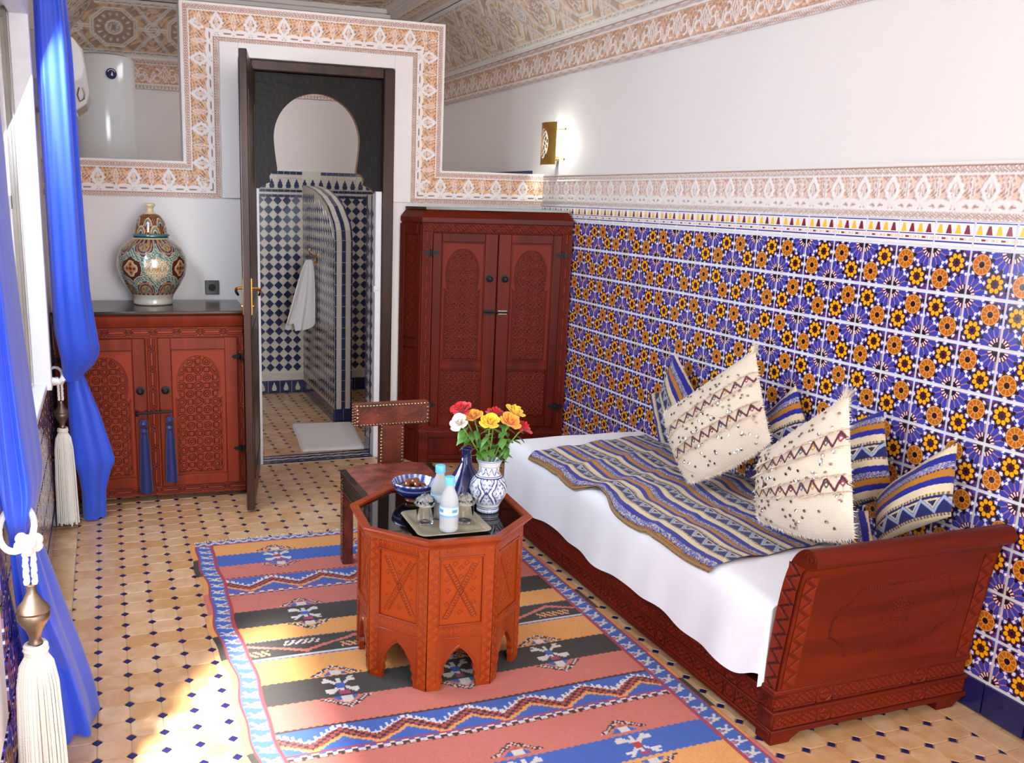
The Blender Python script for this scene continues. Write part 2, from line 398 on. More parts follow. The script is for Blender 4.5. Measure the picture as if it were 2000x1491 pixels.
def border_mat():
    m, nt, b = principled('printed cone border tile'); X.nt = nt; N = nt.nodes; L = nt.links
    uv = N.new('ShaderNodeUVMap'); uv.uv_map = 'UVMap'; sp = N.new('ShaderNodeSeparateXYZ'); L.new(uv.outputs[0], sp.inputs[0])
    u, v = X(sp.outputs[0]), X(sp.outputs[1])
    whitec = lin(240, 234, 232); blue = lin(58, 58, 152); yel = lin(250, 196, 60); mar = lin(134, 44, 56); pk = lin(236, 206, 184)
    c = xmix(xlt(u, -5.0), whitec, whitec)
    for y0, hw in ((.935, .022), (.44, .02), (.17, .03)): c = xmix(xlt(xabs(v-y0), hw), c, blue)
    k = u*4.0; a = xabs(xfr(k)-.5); inb = xgt(v, .5)*xlt(v, .84)
    cone = inb*xlt(a, .34-(v-.5)*.62)
    col = xmix(xgt(xfr(u*2.0), .5), yel, mar); c = xmix(cone, c, col)
    d = xabs(xfr(u*2.0)-.5); strip = xlt(xabs(v-.305), .055)
    c = xmix(strip*xgt(xfr(u*8.0), .55), c, pk)
    c = xmix(xlt(xabs(v-.305), .035)*xlt(d, .11), c, mar)
    c = xmix(xlt(xabs(v-.305), .03)*xlt(xabs(xfr(u*4.0)-.02), .06), c, mar)
    L.new(c.k, b.inputs['Base Color']); b.inputs['Roughness'].default_value = .18; b.inputs['Coat Weight'].default_value = .25
    return m
M['border'] = border_mat()
# ------------------------------------------------------------------ room shell
YB = -0.15          # front face of the partition with the bathroom door
YB2 = 0.005         # its bathroom side
YF = 1.88           # far wall of the bathroom
XL = -2.93          # window wall
YR = -7.2           # rear wall, behind the camera
ZC = 2.565          # where the ceiling coves start
TP, TR = .15, .15317  # tile pitch along the wall, row height
ZT = 1.4964         # top of the flower tile field

mb = MB(); mb.box((0, YR, 0), (.12, YF+.12, 3.05)); wall_right = struct(mb.build('wall_right', M['plaster'], smooth=0), 'white plaster wall with a tiled dado on the right')
mb = MB(); mb.box((XL, YF, 0), (.0, YF+.12, 3.05)); wall_far = struct(mb.build('wall_far', M['plaster'], smooth=0), 'white far wall of the bathroom')
# partition: tall panel around the door, lower shoulders beside it
mb = MB()
mb.box((XL, YB, 0), (-1.9, YB2, 1.772)); mb.box((-2.205, YB, 1.772), (-1.9, YB2, 2.607)); mb.box((-1.0, YB, 0), (0, YB2, 1.772))
mb.box((-1.0, YB, 1.772), (-.687, YB2, 2.607)); mb.box((-1.9, YB, 2.34), (-1.0, YB2, 2.607))
wall_back = struct(mb.build('wall_back', M['plaster'], smooth=0), 'white partition wall around the bathroom door')
mb = MB(); t = .02
mb.box((-2.0, YB-t, 1.58), (-1.9, YB, 2.415)); mb.box((-1.0, YB-t, 1.58), (-.89, YB, 2.415)); mb.box((-1.9, YB-t, 2.34), (-1.0, YB, 2.415))
struct(mb.build('trim_1', M['plaster'], bevel=.003), 'smooth white raised panel around the door frame')
# window wall with two openings
W1 = (-2.62, -1.22, .75, 2.32); W2 = (-4.75, -3.32, .32, 2.32)
mb = MB(); ys = [YR, W2[0], W2[1], W1[0], W1[1], YF+.12]
for i in range(0, 6, 2): mb.box((XL-.22, ys[i], 0), (XL, ys[i+1], 3.05))
for W in (W1, W2): mb.box((XL-.22, W[0], 0), (XL, W[1], W[2])); mb.box((XL-.22, W[0], W[3]), (XL, W[1], 3.05))
wall_left = struct(mb.build('wall_left', M['plaster'], smooth=0), 'white window wall on the left')
mb = MB(); mb.box((XL-.22, YR-.15, 0), (-2.75, YR, 3.05)); mb.box((-.3, YR-.15, 0), (.12, YR, 3.05)); mb.box((-2.75, YR-.15, 2.75), (-.3, YR, 3.05))  # unseen wall; the wide opening is added to let light in from behind
struct(mb.build('wall_rear', M['plaster'], smooth=0), 'unseen rear wall behind the camera, with a wide opening added to let light in')

# ---- floor: octagons and dots on a mortar bed
mb = MB(); mb.box((XL-.22, YR-.2, -.06), (.12, YF+.12, -.0035)); floor = struct(mb.build('floor', M['floor_joint'], smooth=0), 'floor of cream octagonal tiles with dark blue dots')
FP, FX, FY, FD = .096510, -2.726, -.9648, .0168
def oct_geo(w=FP, d=FD, g=.0011, z0=-.0035, z1=0.0, b=.0012):
    h = w/2-g; c = h-(d-.0004)
    ring = [(-c, -h), (c, -h), (h, -c), (h, c), (c, h), (-c, h), (-h, c), (-h, -c)]
    k = (h-b)/h
    vs = [(x, y, z0) for x, y in ring]+[(x*k, y*k, z1) for x, y in ring]
    return vs, [tuple(range(8, 16))]+[(i, (i+1) % 8, 8+(i+1) % 8, 8+i) for i in range(8)]
def dot_geo(d=FD, g=.0018, z0=-.0035, z1=0.0, b=.0012):
    h = d-g; ring = [(-h, 0), (0, -h), (h, 0), (0, h)]; k = (h-b)/h
    vs = [(x, y, z0) for x, y in ring]+[(x*k, y*k, z1) for x, y in ring]
    return vs, [(4, 5, 6, 7)]+[(i, (i+1) % 4, 4+(i+1) % 4, 4+i) for i in range(4)]
def me_from(name, geo, m):
    me = bpy.data.meshes.new(name); me.from_pydata(geo[0], [], geo[1]); me.materials.append(m); me.update(); return me
octm = me_from('floor_tile', oct_geo(), M['floor_tile']); dotm = me_from('floor_dot', dot_geo(), M['dot_blue'])
xs0 = FX-FP          # the first (halved) column of dots, by the window wall
NX = 28
def hidden(x, y):
    if -2.27 < x < -.86 and -3.6 < y < -1.46: return True          # under the rug
    if x > -.78 and -3.5 < y < -1.5: return True                   # under the daybed
    if x < -2.0 and y > -.68: return True
    if x > -.85 and y > -.45: return True
    return False
cells, dots = [], []
for j in range(-9, 45):
    for i in range(NX):
        x, y = xs0+(i+.5)*FP, FY-(j+.5)*FP
        if y < -5.2 or y > -.13: continue
        cells.append((x, y))
    for i in range(1, NX):
        x, y = xs0+i*FP, FY-j*FP
        if y < -5.2 or y > -.15: continue
        dots.append((x, y))
bath_cells = [(xs0+(i+.5)*FP, FY-(j+.5)*FP) for j in range(-30, -9) for i in range(NX) if -.13 < FY-(j+.5)*FP < YF-.04]
bath_dots = [(xs0+i*FP, FY-j*FP) for j in range(-30, -8) for i in range(1, NX) if 0.0 < FY-j*FP < YF-.04]
def pick(lst, n=296):
    s = []
    for (x, y) in lst:
        px, py, z = proj((x, y, 0)) if (Vector((x, y, 0))-CP).dot(CF) > .3 else (9e9, 0, 1)
        s.append((0 if (-20 < px < 2020 and py < 1510 and not hidden(x, y)) else 1, z, x, y))
    s.sort(); near = [(a[2], a[3]) for a in s[:n] if a[0] == 0]; k = set(near)
    return near, [p for p in lst if p not in k]
def lay(lst, me, name, extra, geo, m):
    near, rest = pick(lst)
    for (x, y) in near:
        o = bpy.data.objects.new(name, me); COL.objects.link(o); o.parent = floor; o.location = (x, y, 0)
    mb = MB()
    for (x, y) in rest+extra: mb.add([(a+x, b+y, c) for a, b, c in geo[0]], geo[1])
    o = mb.build(name+'_rest', m, floor, smooth=0); stuff(o)
lay(cells, octm, 'floor_tile', bath_cells, oct_geo(), M['floor_tile'])
lay(dots, dotm, 'floor_dot', bath_dots, dot_geo(), M['dot_blue'])
# half dots and the plain border tiles along both walls
mb = MB(); h = FD-.0018
for j in range(-9, 45):
    y = FY-j*FP
    if -5.2 < y < -.15:
        mb.add([(xs0, y-h, -.0005), (xs0+h, y, -.0005), (xs0, y+h, -.0005)], [(0, 1, 2)])
        x = xs0+NX*FP; mb.add([(x, y-h, -.0005), (x, y+h, -.0005), (x-h, y, -.0005)], [(0, 1, 2)])
stuff(mb.build('floor_half_dot', M['dot_blue'], floor, smooth=0))
for xa, xb in ((XL, xs0-.001), (xs0+NX*FP+.001, 0.0)):
    w = xb-xa; me = me_from('border_tile', ([(-w/2+.001, -.0475, -.0035), (w/2-.001, -.0475, -.0035), (w/2-.001, .0475, -.0035), (-w/2+.001, .0475, -.0035),
        (-w/2+.002, -.0465, 0), (w/2-.002, -.0465, 0), (w/2-.002, .0465, 0), (-w/2+.002, .0465, 0)],
        [(4, 5, 6, 7), (0, 1, 5, 4), (1, 2, 6, 5), (2, 3, 7, 6), (3, 0, 4, 7)]), M['floor_tile'])
    for j in range(-8, 44):
        y = FY-(j+.5)*FP
        if y < -5.1: continue
        o = bpy.data.objects.new('border_tile', me); COL.objects.link(o); o.parent = floor; o.location = ((xa+xb)/2, y, 0)

# ---- printed tiles on the two side walls
def wall_tile_mesh(w, h, rot, m, name, t=.007, b=.0015):
    vs = [(0, w/2, -h/2), (0, -w/2, -h/2), (0, -w/2, h/2), (0, w/2, h/2)]
    vs += [(-t, (w/2-b)*s, (h/2-b)*q) for s, q in ((1, -1), (-1, -1), (-1, 1), (1, 1))]
    fs = [(4, 5, 6, 7), (0, 1, 5, 4), (1, 2, 6, 5), (2, 3, 7, 6), (3, 0, 4, 7)]
    me = bpy.data.meshes.new(name); me.from_pydata(vs, [], fs)
    l = me.uv_layers.new(name='UVMap')
    for p in me.polygons:
        for li in p.loop_indices:
            x, y, z = vs[me.loops[li].vertex_index]; u, v = .5-y/w, .5+z/h
            for _ in range(rot): u, v = 1-v, u       # each step turns the print a quarter clockwise
            l.data[li].uv = (u, v)
    me.materials.append(m); me.update(); return me
G = .0105
TM = [wall_tile_mesh(TP-G, TR-G, r, M['zellij'], 'flower_tile') for r in range(4)]
BM = wall_tile_mesh(TP-G, .084, 0, M['border'], 'cone_tile')
NM = wall_tile_mesh(TP-.003, .108, 0, M['navy'], 'plinth_tile', t=.011)
def rot_for(k, row):
    tl = (k+row) % 2 == 1
    return (0 if tl else 1) if row % 2 == 0 else (2 if tl else 3)
mb = MB(); mb.box((-.0035, -4.8, .1), (0, YB, 1.585)); bed_r = mb.build('tile_bed', M['grout'], wall_right, smooth=0)
for k in range(1, 31):
    y = -(k+.5)*TP
    for row in range(9):
        z = ZT-(row+.5)*TR
        if row > 2 and k in (1, 2): continue                     # behind the wardrobe
        o = bpy.data.objects.new('flower_tile', TM[rot_for(k, row)]); COL.objects.link(o); o.parent = wall_right; o.location = (-.002, y, z)
    o = bpy.data.objects.new('cone_tile', BM); COL.objects.link(o); o.parent = wall_right; o.location = (-.002, y, ZT+.0445)
bb = sempty('baseboard_right', 'navy glazed tile plinth along the right wall')
for k in range(14, 31):
    o = bpy.data.objects.new('plinth_tile', NM); COL.objects.link(o); o.parent = bb; o.location = (0, -(k+.42)*TP, .058)
mb = MB(); mb.box((XL, -4.8, .0), (XL+.0035, -.15, .74)); mb.build('tile_bed', M['grout'], wall_left, smooth=0)
for k in range(1, 26):
    for row in range(4):
        if W2[0] < -(k+.5)*TP < W2[1]+.1 and row < 3: continue
        o = bpy.data.objects.new('flower_tile', TM[rot_for(k, row)]); COL.objects.link(o); o.parent = wall_left
        o.rotation_euler = (0, 0, PI); o.location = (XL+.002, -(k+.5)*TP, .735-(row+.5)*TR)
bl = sempty('baseboard_left', 'navy glazed tile plinth along the window wall')
for k in range(1, 26):
    o = bpy.data.objects.new('plinth_tile', NM); COL.objects.link(o); o.parent = bl; o.rotation_euler = (0, 0, PI); o.location = (XL, -(k+.5)*TP, .058)

# ---- carved stucco
SW, SP_, SB, SG = lin(236, 226, 222), lin(226, 176, 130), lin(160, 114, 90), lin(205, 150, 112)
def lattice(s, T, p):
    a = np.abs((s/p) % 1-.5)*2; b = np.abs(T-.5)*2
    l = np.minimum(np.abs(a-b), np.abs(a-(1-b)))
    return 1-sst(.07, .18, l)
def engrave(x, y, k=1.0):
    return np.sin(k*34*x+5*np.sin(k*13*y))*np.sin(k*31*y+4.5*np.sin(k*12*x+1.0))
def bands(width, P, motif, lat=.030, tint=None):
    """full frieze: chain border, fillet, main motif row, fillet, chain border.  returns func(u, v)"""
    def f(u, v):
        T = v/width; h = np.zeros_like(T); raised = np.zeros_like(T); base = np.broadcast_to(np.array(SB), T.shape+(3,)).copy()
        lo, hi = .16, .76
        for a, b in ((.015, .125), (.815, .93)):
            mk = (T >= a) & (T <= b); r = lattice(u, (T-a)/(b-a), lat); raised = np.where(mk, r, raised)
            base = np.where(mk[..., None], np.array(tint[0] if tint else lin(180, 122, 92)), base)
        for a, b in ((-.1, .012), (.128, .168), (.772, .812), (.935, 1.1)): raised = np.where((T >= a) & (T <= b), 1.0, raised)
        mk = (T > .168) & (T < .772); y = (T-.168)/(.772-.168); Hm = width*.604
        x = ((u/P) % 1-.5)*P/Hm
        r, peach = motif(x, y, P/Hm)
        raised = np.where(mk, r, raised); base = np.where(mk[..., None], mixc(np.array(tint[1] if tint else SB), np.array(tint[2] if tint else SP_), peach), base)
        ph = np.where(mk, peach*.45, 0)
        return .006*np.maximum(raised, ph), mixc(base, np.array(SW), raised)
    return f
def ell(x, y, cx, cy, rx, ry): return np.sqrt(((x-cx)/rx)**2+((y-cy)/ry)**2)
def line(d, w): return 1-sst(w*.6, w*1.3, np.abs(d))
def bud_motif(x, y, A):
    ax = np.abs(x)
    e = (ax/(.31+.03*np.cos(y*34)))**1.2+(np.abs(y-.56)/.45)**1.3
    ring = sst(.40, .47, e)*(1-sst(.98, 1.08, e))
    leaf_in = np.maximum(line(ax-.07*np.sin(np.clip((y-.28)/.5, 0, 1)*PI), .02), line(x, .015))*(e < .40)*(y > .25)
    cres = np.zeros_like(x)
    for cx in (.42,):
        k = ell(ax, y, cx, .12, .36, .17); k2 = ell(ax, y, cx+.06, .10, .20, .045); cres = np.maximum(cres, sst(.8, 1.0, k2)*(1-sst(1.0, 1.12, k))*(y < .32))
    base = (1-sst(.05, .09, ell(x, y, 0, .06, 1, .7)))
    X2 = A/2-ax                                  # distance from the midline between two buds
    stem = np.maximum(line(X2-.035, .014), line(X2-.10*np.sin(np.clip((y-.25)/.7, 0, 1)*PI), .014)*(y > .25))*(y > .22)*(y < .95)
    lobe = np.maximum(line(np.abs(X2-.28-.16*np.sin(y*5)), .014), line(np.abs(y-.62-.5*(X2-.15)), .012)*(X2 < .42))*(y > .32)*(e > 1.1)
    tri = 1-sst(.8, 1.0, (np.abs(X2)/.16+np.abs(y-.16)/.14))
    ray = np.maximum.reduce([line(y-c_-.9*X2, .013) for c_ in (.10, .34, .58)])*(y > .3)*(y < .95)*(e > 1.1)*(X2 > .08)
    raised = np.clip(np.maximum.reduce([ring, leaf_in, cres, base, stem, lobe*.75, tri, ray*.6]), 0, 1)
    peach = sst(-.45, -.1, engrave(x, y, .55))*((e > 1.05) | (e < .40))*sst(.2, .3, y)
    return raised, peach
def scroll_motif(x, y, A):
    ax = np.abs(x); X2 = A/2-ax
    lan = line(ax-.2*np.sin(np.clip((y-.1)/.85, 0, 1)*PI)**1.3, .035)*(y > .08)*(y < .96)
    lan2 = line(ax-.08*np.sin(np.clip((y-.25)/.5, 0, 1)*PI), .025)*(y > .22)*(y < .78)
    s1 = line(ell(ax, y, .42, .62, .16, .17)-1, .2)*((ax < .5) | (y < .64)); s2 = line(ell(ax, y, .42, .3, .17, .17)-1, .2)*((ax > .36) | (y > .26))
    fan = np.maximum.reduce([line(X2-c*np.clip(y-.02, 0, 1)**.8, .03)*(y > .03)*(y < t) for c, t in ((.0, .3), (.28, .62), (.52, .5))])
    raised = np.clip(np.maximum.reduce([lan, lan2, s1, s2, fan]), 0, 1)
    peach = sst(-.3, .1, engrave(x, y, 1.0))
    return raised, peach
FW = 1.7735-1.577
door_f = bands(FW, .184, bud_motif)
zc = (1.577+1.7735)/2; YS = YB-.002
trim2 = sempty('trim_2', 'carved and painted stucco frieze stepping around the bathroom door')
xl, xr, zt = (-2.205-2.0)/2, (-.89-.687)/2, 2.51
path = [((XL, zc), (xl, zc), None, -1), ((xl, zc), (xl, zt), 1, 1), ((xl, zt), (xr, zt), -1, 1), ((xr, zt), (xr, zc), -1, -1), ((xr, zc), (0, zc), 1, None)]
for (p, q, c0, c1) in path:
    d = Vector((q[0]-p[0], 0, q[1]-p[1])); Ls = d.length; d.normalize(); n = Vector((-d.z, 0, d.x))
    o = Vector((p[0], YS, p[1]))-n*FW/2
    relief('stucco_band', tuple(o), tuple(d), tuple(n), (0, -1, 0), Ls, FW, .0036, door_f, M['stucco'], trim2, c0, c1)
# right wall: frieze above the tiles, cornice below the cove
PT = (lin(198, 162, 146), lin(186, 146, 132), lin(232, 198, 180))  # paler grounds: the strong light on this wall is put into the colours
fr = bands(1.771-1.585, .13, bud_motif, tint=PT)
t3 = sempty('trim_3', 'carved stucco frieze above the tile dado on the right wall')
relief('stucco_band', (-.002, -.15, 1.585), (0, -1, 0), (0, 0, 1), (-1, 0, 0), 4.6, 1.771-1.585, .0042, fr, M['stucco'], t3)
cor = bands(ZC-2.345, .22, scroll_motif, tint=(lin(190, 148, 128), lin(176, 134, 114), lin(228, 188, 158)))
t4 = sempty('trim_4', 'carved stucco cornice at the top of the right wall')
relief('stucco_band', (-.004, YF, 2.345), (0, -1, 0), (0, 0, 1), (-1, 0, 0), 5.6, ZC-2.345, .0048, cor, M['stucco'], t4)
t5 = sempty('trim_5', 'carved stucco cornice at the top of the far bathroom wall')
relief('stucco_band', (XL, YF-.004, 2.345), (1, 0, 0), (0, 0, 1), (0, -1, 0), 2.93, ZC-2.345, .0058, cor, M['stucco'], t5)

# ---- ceiling: carved coves up to a flat centre framed by mouldings
CE = .33; ZF = 2.9
ceiling = sempty('ceiling', 'coved ceiling of carved and painted stucco')
mb = MB(); mb.box((XL-.2, YR-.2, 2.99), (.12, YF+.12, 3.1)); mb.build('ceiling_slab', M['plaster'], ceiling, smooth=0)
mb = MB()
xa, xb, yb = XL+CE, -CE, YF-CE; i = .22
mb.box((xb-.06, YR, ZF), (xb, yb, ZF+.1)); mb.box((xa, YR, ZF), (xa+.06, yb, ZF+.1)); mb.box((xa, yb-.06, ZF), (xb, yb, ZF+.1))
mb.box((xb-i-.05, YR, ZF-.02), (xb-i, yb-i, ZF+.1)); mb.box((xb-i-.09, YR, ZF+.005), (xb-i-.05, yb-i, ZF+.1))
mb.box((xa+i, YR, ZF-.02), (xa+i+.05, yb-i, ZF+.1)); mb.box((xa+i+.05, YR, ZF+.005), (xa+i+.09, yb-i, ZF+.1))
mb.box((xa+i, yb-i-.05, ZF-.02), (xb-i, yb-i, ZF+.1)); mb.box((xa+i, yb-i-.09, ZF+.005), (xb-i, yb-i-.05, ZF+.1))
mb.build('ceiling_moulding', M['plaster'], ceiling, bevel=.006)
def strap(P, W, rosette=True):
    """interlaced double straps around star rosettes with scrolling leaves between"""
    def f(u, v):
        x = ((u/P) % 1-.5)*P/W*1.0; y = v/W-.5; ax, ay = np.abs(x), np.abs(y); A = P/W/2
        r = np.hypot(x, y); th = np.arctan2(y, x)
        star = np.where(r < .13, .5+.5*np.cos(th*16), 0); ros = np.maximum(line(r-.115, .014), (1-sst(.1, .12, r))*sst(.2, .6, np.cos(th*20)+.3)*(r > .03))
        if not rosette: ros = np.maximum((r < .07)*sst(.0, .5, np.cos(th*8))*(r > .015), line(r-.17-.03*np.cos(th*8), .012))
        pts = np.where((np.abs(r-.22) < .05), sst(.3, .7, np.cos(th*14)*1.0-((r-.22)/.045)**2), 0)
        def strapd(d): return np.maximum(line(d-.018, .011), line(d+.018, .011))
        octd = np.maximum(np.maximum(ax, ay), (ax+ay)*.7071+.0)-.31
        oct_ = strapd(octd)
        hor = strapd(y)*(ax > .34)
        dia = strapd((ax-.62)+ay*.8-.0)*(ay < .45)
        edge = np.maximum(line(ay-.405, .012), line(ay-.455, .012)); ch = line(ay-.43-.015*np.sin(u*70), .008)*(ay > .4)
        x2 = A-ax; knot = strapd(np.hypot(x2, y)-.09); rg = strapd(np.hypot(x2, ay-.22)-.11)*.8
        scr = np.sin(20*np.hypot(x2-.1, ay-.2)+2*np.arctan2(ay-.2, x2-.1))
        leafm = sst(.0, .4, engrave(x, y, .9))
        if not rosette: pts = pts*.5*(np.cos(th*3) > 0)
        raised = np.clip(np.maximum.reduce([ros, pts*.9, oct_, hor, dia, edge, ch, knot, rg*.7]), 0, 1)*(1.0)
        raised = np.where(ay > .47, 1.0, raised)
        lm = np.maximum(leafm, sst(.4, .8, scr)*.8)*(r > (.3 if rosette else .10))*(ay < .4)
        base = mixc(np.array(lin(172, 142, 124) if rosette else lin(190, 164, 146)), np.array(lin(220, 184, 150) if rosette else lin(228, 198, 170)), lm)
        return .007*np.maximum(raised, lm*.6), mixc(base, np.array(lin(230, 222, 216)), raised)
    return f
cl = math.hypot(CE, ZF-ZC); dz = (ZF-ZC)/cl; dh = CE/cl
cove = strap(.52, cl)
# mitred: the far ends of the side coves meet the back cove on the hips
relief('cove_right', (0, YF-CE/2, ZC), (0, -1, 0), (-dh, 0, dz), (-dz, 0, -dh), 5.6, cl, .0065, strap(.44, cl, False), M['stucco'], ceiling, c0=CE/cl, c1=0)
relief('cove_left', (XL, YF-CE/2, ZC), (0, -1, 0), (dh, 0, dz), (dz, 0, -dh), 5.6, cl, .0085, cove, M['stucco'], ceiling, c0=CE/cl, c1=0)
relief('cove_far', (XL+CE/2, YF, ZC), (1, 0, 0), (0, -dh, dz), (0, -dz, -dh), 2.93-CE, cl, .0065, cove, M['stucco'], ceiling, c0=CE/cl, c1=-CE/cl)
flat = bands(i-.06, .11, scroll_motif)
relief('flat_band', (xb-.06, yb-.06, ZF+.012), (0, -1, 0), (-1, 0, 0), (0, 0, -1), 4.0, i-.06, .006, flat, M['stucco'], ceiling)
relief('flat_band', (xa+.06, yb-.06, ZF+.012), (0, -1, 0), (1, 0, 0), (0, 0, -1), 4.0, i-.06, .008, flat, M['stucco'], ceiling)
relief('flat_band', (xa+.06, yb-.06, ZF+.012), (1, 0, 0), (0, -1, 0), (0, 0, -1), xb-xa-.12, i-.06, .006, flat, M['stucco'], ceiling)
big = strap(.7, .62)
relief('flat_panel', (xb-i-.09, yb-i-.09, ZF+.04), (0, -1, 0), (-1, 0, 0), (0, 0, -1), 3.0, (xb-xa)-2*i-.18, .012, big, M['stucco'], ceiling)
mb = MB(); mb.box((-.012, YR, ZC-.006), (0, YF, ZC+.006)); mb.box((XL, YF-.012, ZC-.006), (0, YF, ZC+.006)); mb.build('cornice_fillet', M['plaster'], ceiling, smooth=0)
# side cove surfaces nearer than the carved part, behind and above the camera
mb = MB()
for x0, x1 in ((0, xb), (XL, xa)): mb.add([(x0, -3.7, ZC), (x1, -3.7, ZF), (x1, YR, ZF), (x0, YR, ZC)], [(0, 1, 2, 3)])
mb.build('plain_cove', M['plaster'], ceiling, smooth=0)

# ---- window between the curtains
win = sempty('window_1', 'white framed window in the left wall between the blue curtains')
mb = MB(); x0, x1 = XL-.03, XL+.045; fz0, fz1 = .735, 2.36; fw = .06
mb.box((x0, W1[1]-.01, fz0), (x1, W1[1]+fw, fz1)); mb.box((x0, W1[0]-fw, fz0), (x1, W1[0]+.01, fz1))
mb.box((x0, W1[0], fz1-fw), (x1, W1[1], fz1)); mb.box((x0, W1[0], fz0), (x1-.02, W1[1], fz0+.03)); mb.build('window_frame', M['window_wood'], win, bevel=.004)
mb = MB()
for yy in (W1[0]+.03, (W1[0]+W1[1])/2, W1[1]-.06):
    mb.box((XL-.1, yy-.025, .76), (XL-.06, yy+.025, 2.32))
for zz in (.79, 1.55, 2.29): mb.box((XL-.1, W1[0], zz-.03), (XL-.06, W1[1], zz+.03))
mb.build('window_sash', M['window_wood'], win, bevel=.004)
mb = MB(); mb.box((XL-.20, W1[1]-.035, .77), (XL-.035, W1[1]-.001, 2.31))
for k in range(4): mb.box((XL-.19+k*.04, W1[1]-.045, .80), (XL-.165+k*.04, W1[1]-.034, 2.28))
mb.build('folded_shutter', M['shutter'], win, bevel=.003)
mb = MB(); mb.box((XL-.083, W1[0]+.02, .78), (XL-.08, W1[1]-.02, 2.3)); mb.build('window_pane', M['clear'], win, smooth=0)
mb = MB(); mb.tube([(x1-.01, W1[1]+.03, .775), (x1+.03, W1[1]+.028, .765), (x1+.045, W1[1]+.026, .78), (x1+.05, W1[1]+.024, .77)], [.016, .014, .017, .008], 10)
mb.build('shutter_catch', M['window_wood'], win)
win2 = sempty('window_2', 'sunlit window opening beside the camera')
mb = MB()
mb.box((XL-.22, W2[0]-.05, .3), (XL-.16, W2[0], 2.36)); mb.box((XL-.22, W2[1], .3), (XL-.16, W2[1]+.05, 2.36)); mb.box((XL-.22, W2[0], 2.3), (XL-.16, W2[1], 2.36))
mb.build('window_frame', M['window_wood'], win2, bevel=.004)
# ------------------------------------------------------------------ door frame, keyhole transom, open leaf
dr = sempty('door_1', 'dark varnished bathroom door frame with a keyhole shaped opening and an open leaf')
mb = MB(); cz = 2.333
mb.box((-1.9, YB-.03, 0), (-1.833, YB+.04, cz)); mb.box((-1.067, YB-.03, 0), (-1.0, YB+.04, cz)); mb.box((-1.833, YB-.03, cz-.055), (-1.067, YB+.04, cz))
mb.build('door_casing', M['door_brown'], dr, bevel=.006)
mb = MB(); mb.box((-1.105, YB-.012, 0), (-1.068, YB+.05, 1.64)); mb.box((-1.832, YB-.012, 0), (-1.795, YB+.05, 1.64)); mb.build('jamb_lining', M['white_paint'], dr, bevel=.003)
mb = MB(); mb.cbox((-1.108, YB+.0, 1.06), (.012, .035, .035)); mb.tube([(-1.11, YB-.012, 1.06), (-1.085, YB-.02, 1.06)], .008, 8); mb.build('strike_plate', M['white_paint'], dr, bevel=.002)
# keyhole outline: circle above scalloped shoulders
kc = (-1.450, 1.925); kr = .252
def shoulder(sg):
    return [(kc[0]+sg*x, z) for x, z in ((.234, 1.757), (.235, 1.740), (.256, 1.736), (.270, 1.726), (.279, 1.708), (.276, 1.688), (.273, 1.676), (.290, 1.670), (.314, 1.658), (.338, 1.640), (.350, 1.618), (.352, 1.60))]
arc = [(kc[0]+kr*math.cos(t), kc[1]+kr*math.sin(t)) for t in np.linspace(0, PI, 33)]
low = [(kr*(1-.07*q**1.5), kc[1]-q*(kc[1]-1.757)) for q in np.linspace(.12, .95, 7)]
arc = [(kc[0]+x, z) for x, z in low[::-1]]+arc+[(kc[0]-x, z) for x, z in low]
inner = shoulder(1)[::-1]+arc+shoulder(-1)
# right and left halves of the board as strips between the keyhole and the frame
board = MB(); y0, y1 = -.128, -.088; fr_ = []
for (x, z) in inner:
    fr_.append((x, z))
N_ = len(inner)
def outer_pt(i):
    x, z = inner[i]; sg = 1 if i < N_/2 else -1
    if z <= kc[1]: return (kc[0]+sg*.386, z)
    dx, dz_ = x-kc[0], z-kc[1]; k = min(.386/max(abs(dx), 1e-6), .365/max(dz_, 1e-6))
    return (kc[0]+dx*k, kc[1]+dz_*k)
outp = [outer_pt(i) for i in range(N_)]
for sg in (1, -1):                                   # snap one point to each upper corner
    i = min(range(N_), key=lambda q: (outp[q][0]-kc[0]-sg*.386)**2+(outp[q][1]-kc[1]-.365)**2); outp[i] = (kc[0]+sg*.386, kc[1]+.365)
vs = []; fs = []
for y in (y0, y1):
    for p in inner: vs.append((p[0], y, p[1]))
    for p in outp: vs.append((p[0], y, p[1]))
K = 2*N_
for i in range(N_-1):
    fs += [(i, i+1, N_+i+1, N_+i), (K+i, K+N_+i, K+N_+i+1, K+i+1)]
board.add(vs, fs); board.box((kc[0]-.386, y0, 2.275), (kc[0]+.386, y1, 2.30)); board.box((kc[0]-.386, y0-.006, 2.185+.035), (kc[0]+.386, y0, 2.225+.035))
edge_ = MB(); edge_.add([(p[0], y, p[1]) for y in (y0+.001, y1) for p in inner], [(i, N_+i, N_+i+1, i+1) for i in range(N_-1)])
edge_.build('keyhole_edge', M['raw_wood'], dr, smooth=30)
o = board.build('keyhole_board', M['frame_dark'], dr, smooth=0)
o['label'] = 'near black board with a round horseshoe cutout'
